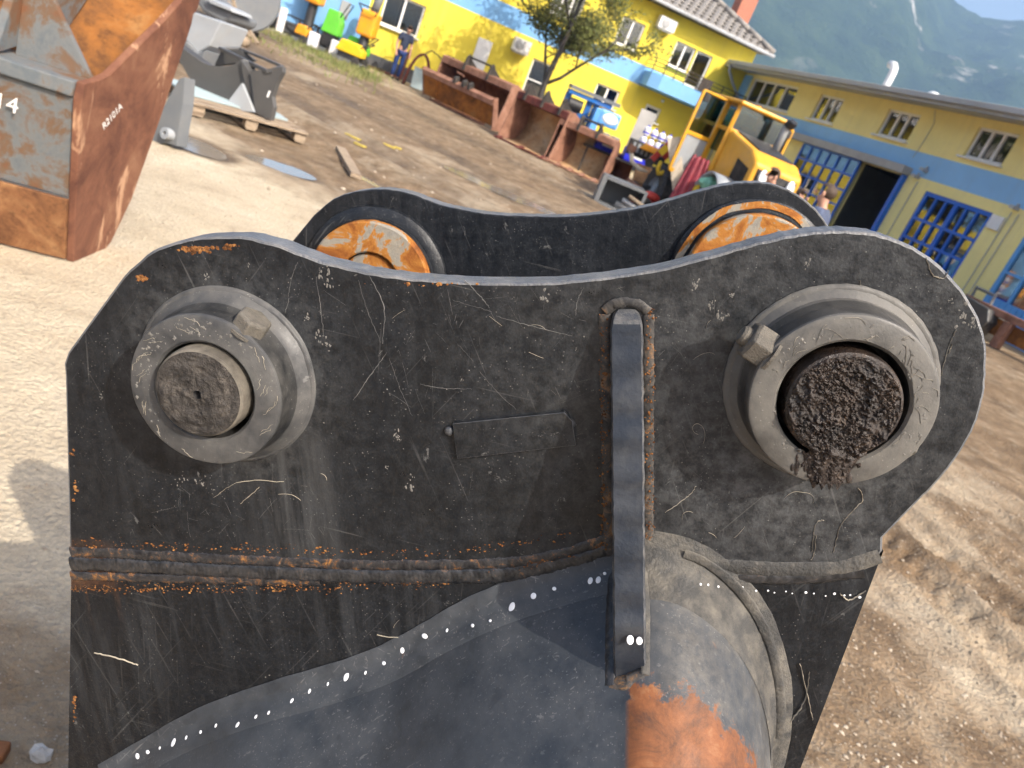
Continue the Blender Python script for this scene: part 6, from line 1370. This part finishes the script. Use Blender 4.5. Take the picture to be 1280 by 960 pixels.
M['dull_yellow'] = paint('muddy_yellow', (.48, .37, .06), .8, .3, .5, (.25, .19, .12), 20)
# --- small things lying about
P1, P2 = G(424, 191), G(444, 224); e = P2-P1; tag(obj('loose_plank', B().bar((P1.x, P1.y, .05), (P2.x, P2.y, .035), .12, .05), M['wood']), 'short brown plank lying alone in the mud', 'plank')
for i, (px, py, L) in enumerate(((440, 173, .24), (448, 186, .16), (486, 184, .18), (497, 186, .11))):
    p = G(px, py); o_ = obj('yellow_strip', B().box((0, 0, .012), (L, .06, .02)).box((L*.3, .04, .012), (L*.4, .04, .016)), M['dull_yellow']); o_.location = (p.x, p.y, float(ground_z(np.array([p.x]), np.array([p.y]))[0])+.01); o_.rotation_euler = (0, 0, rad(-20+9*i))
    tag(o_, ('longest yellow strip in the mud above the loose plank', 'yellow strip in the mud just right of the loose plank\'s top', 'yellow strip lying farther out in the mud', 'shortest yellow strip, farthest out in the mud')[i], 'strip', 'yellow strips in the mud')
M['pebble'] = paint('pale_pebble', (.45, .43, .40), .9, .2, .3, scale=30)
st_ = B(); st_.ell((0, 0, .02), (.026, .02, .018), 9, 6)
for j, v in enumerate(st_.v): st_.v[j] = tuple(Vector(v)*(1+random.uniform(-.14, .14)))
o_ = obj('white_stone', st_, M['pebble']); p = G(50, 950); o_.location = (p.x, p.y, .0); tag(o_, 'small white stone in the dark soil under the bucket', 'stone')
p = G(2, 962); T = thing('rust_scrap', 'corner of a rusty steel bar in the dark soil', 'steel bar', (p.x, p.y, .0)); obj('bar', B().bar((-.25, -.05, .02), (.0, .01, .04), .04, .03), M['rust'], T, bevel=.006)
# grass along the wall
gs_ = B(); random.seed(8)
for _ in range(5200):
    t = random.random(); px = 335+140*t+random.gauss(0, 14); py = 36+62*t+random.gauss(0, 6.5); p = G(px, py)
    if p.y > 27 or p.y < 15 or fbm(np.array([p.x*1.3]), np.array([p.y*1.3]), 2, 3)[0] < -.10: continue
    h_ = random.uniform(.04, .17); a = random.uniform(0, 6.3); w_ = random.uniform(.008, .02); dx, dy = math.cos(a)*w_, math.sin(a)*w_
    gs_.add([(p.x-dx, p.y-dy, -.01), (p.x+dx, p.y+dy, -.01), (p.x+random.gauss(0, .05), p.y+random.gauss(0, .05), h_)], [(0, 1, 2)])
k = NB('dry_grass'); M['grass'] = k.done(k.ramp(k.noise(1.2, 4), [(.35, (.10, .14, .03)), (.6, (.24, .23, .08))]), .8); stuff(obj('grass', gs_, M['grass']))
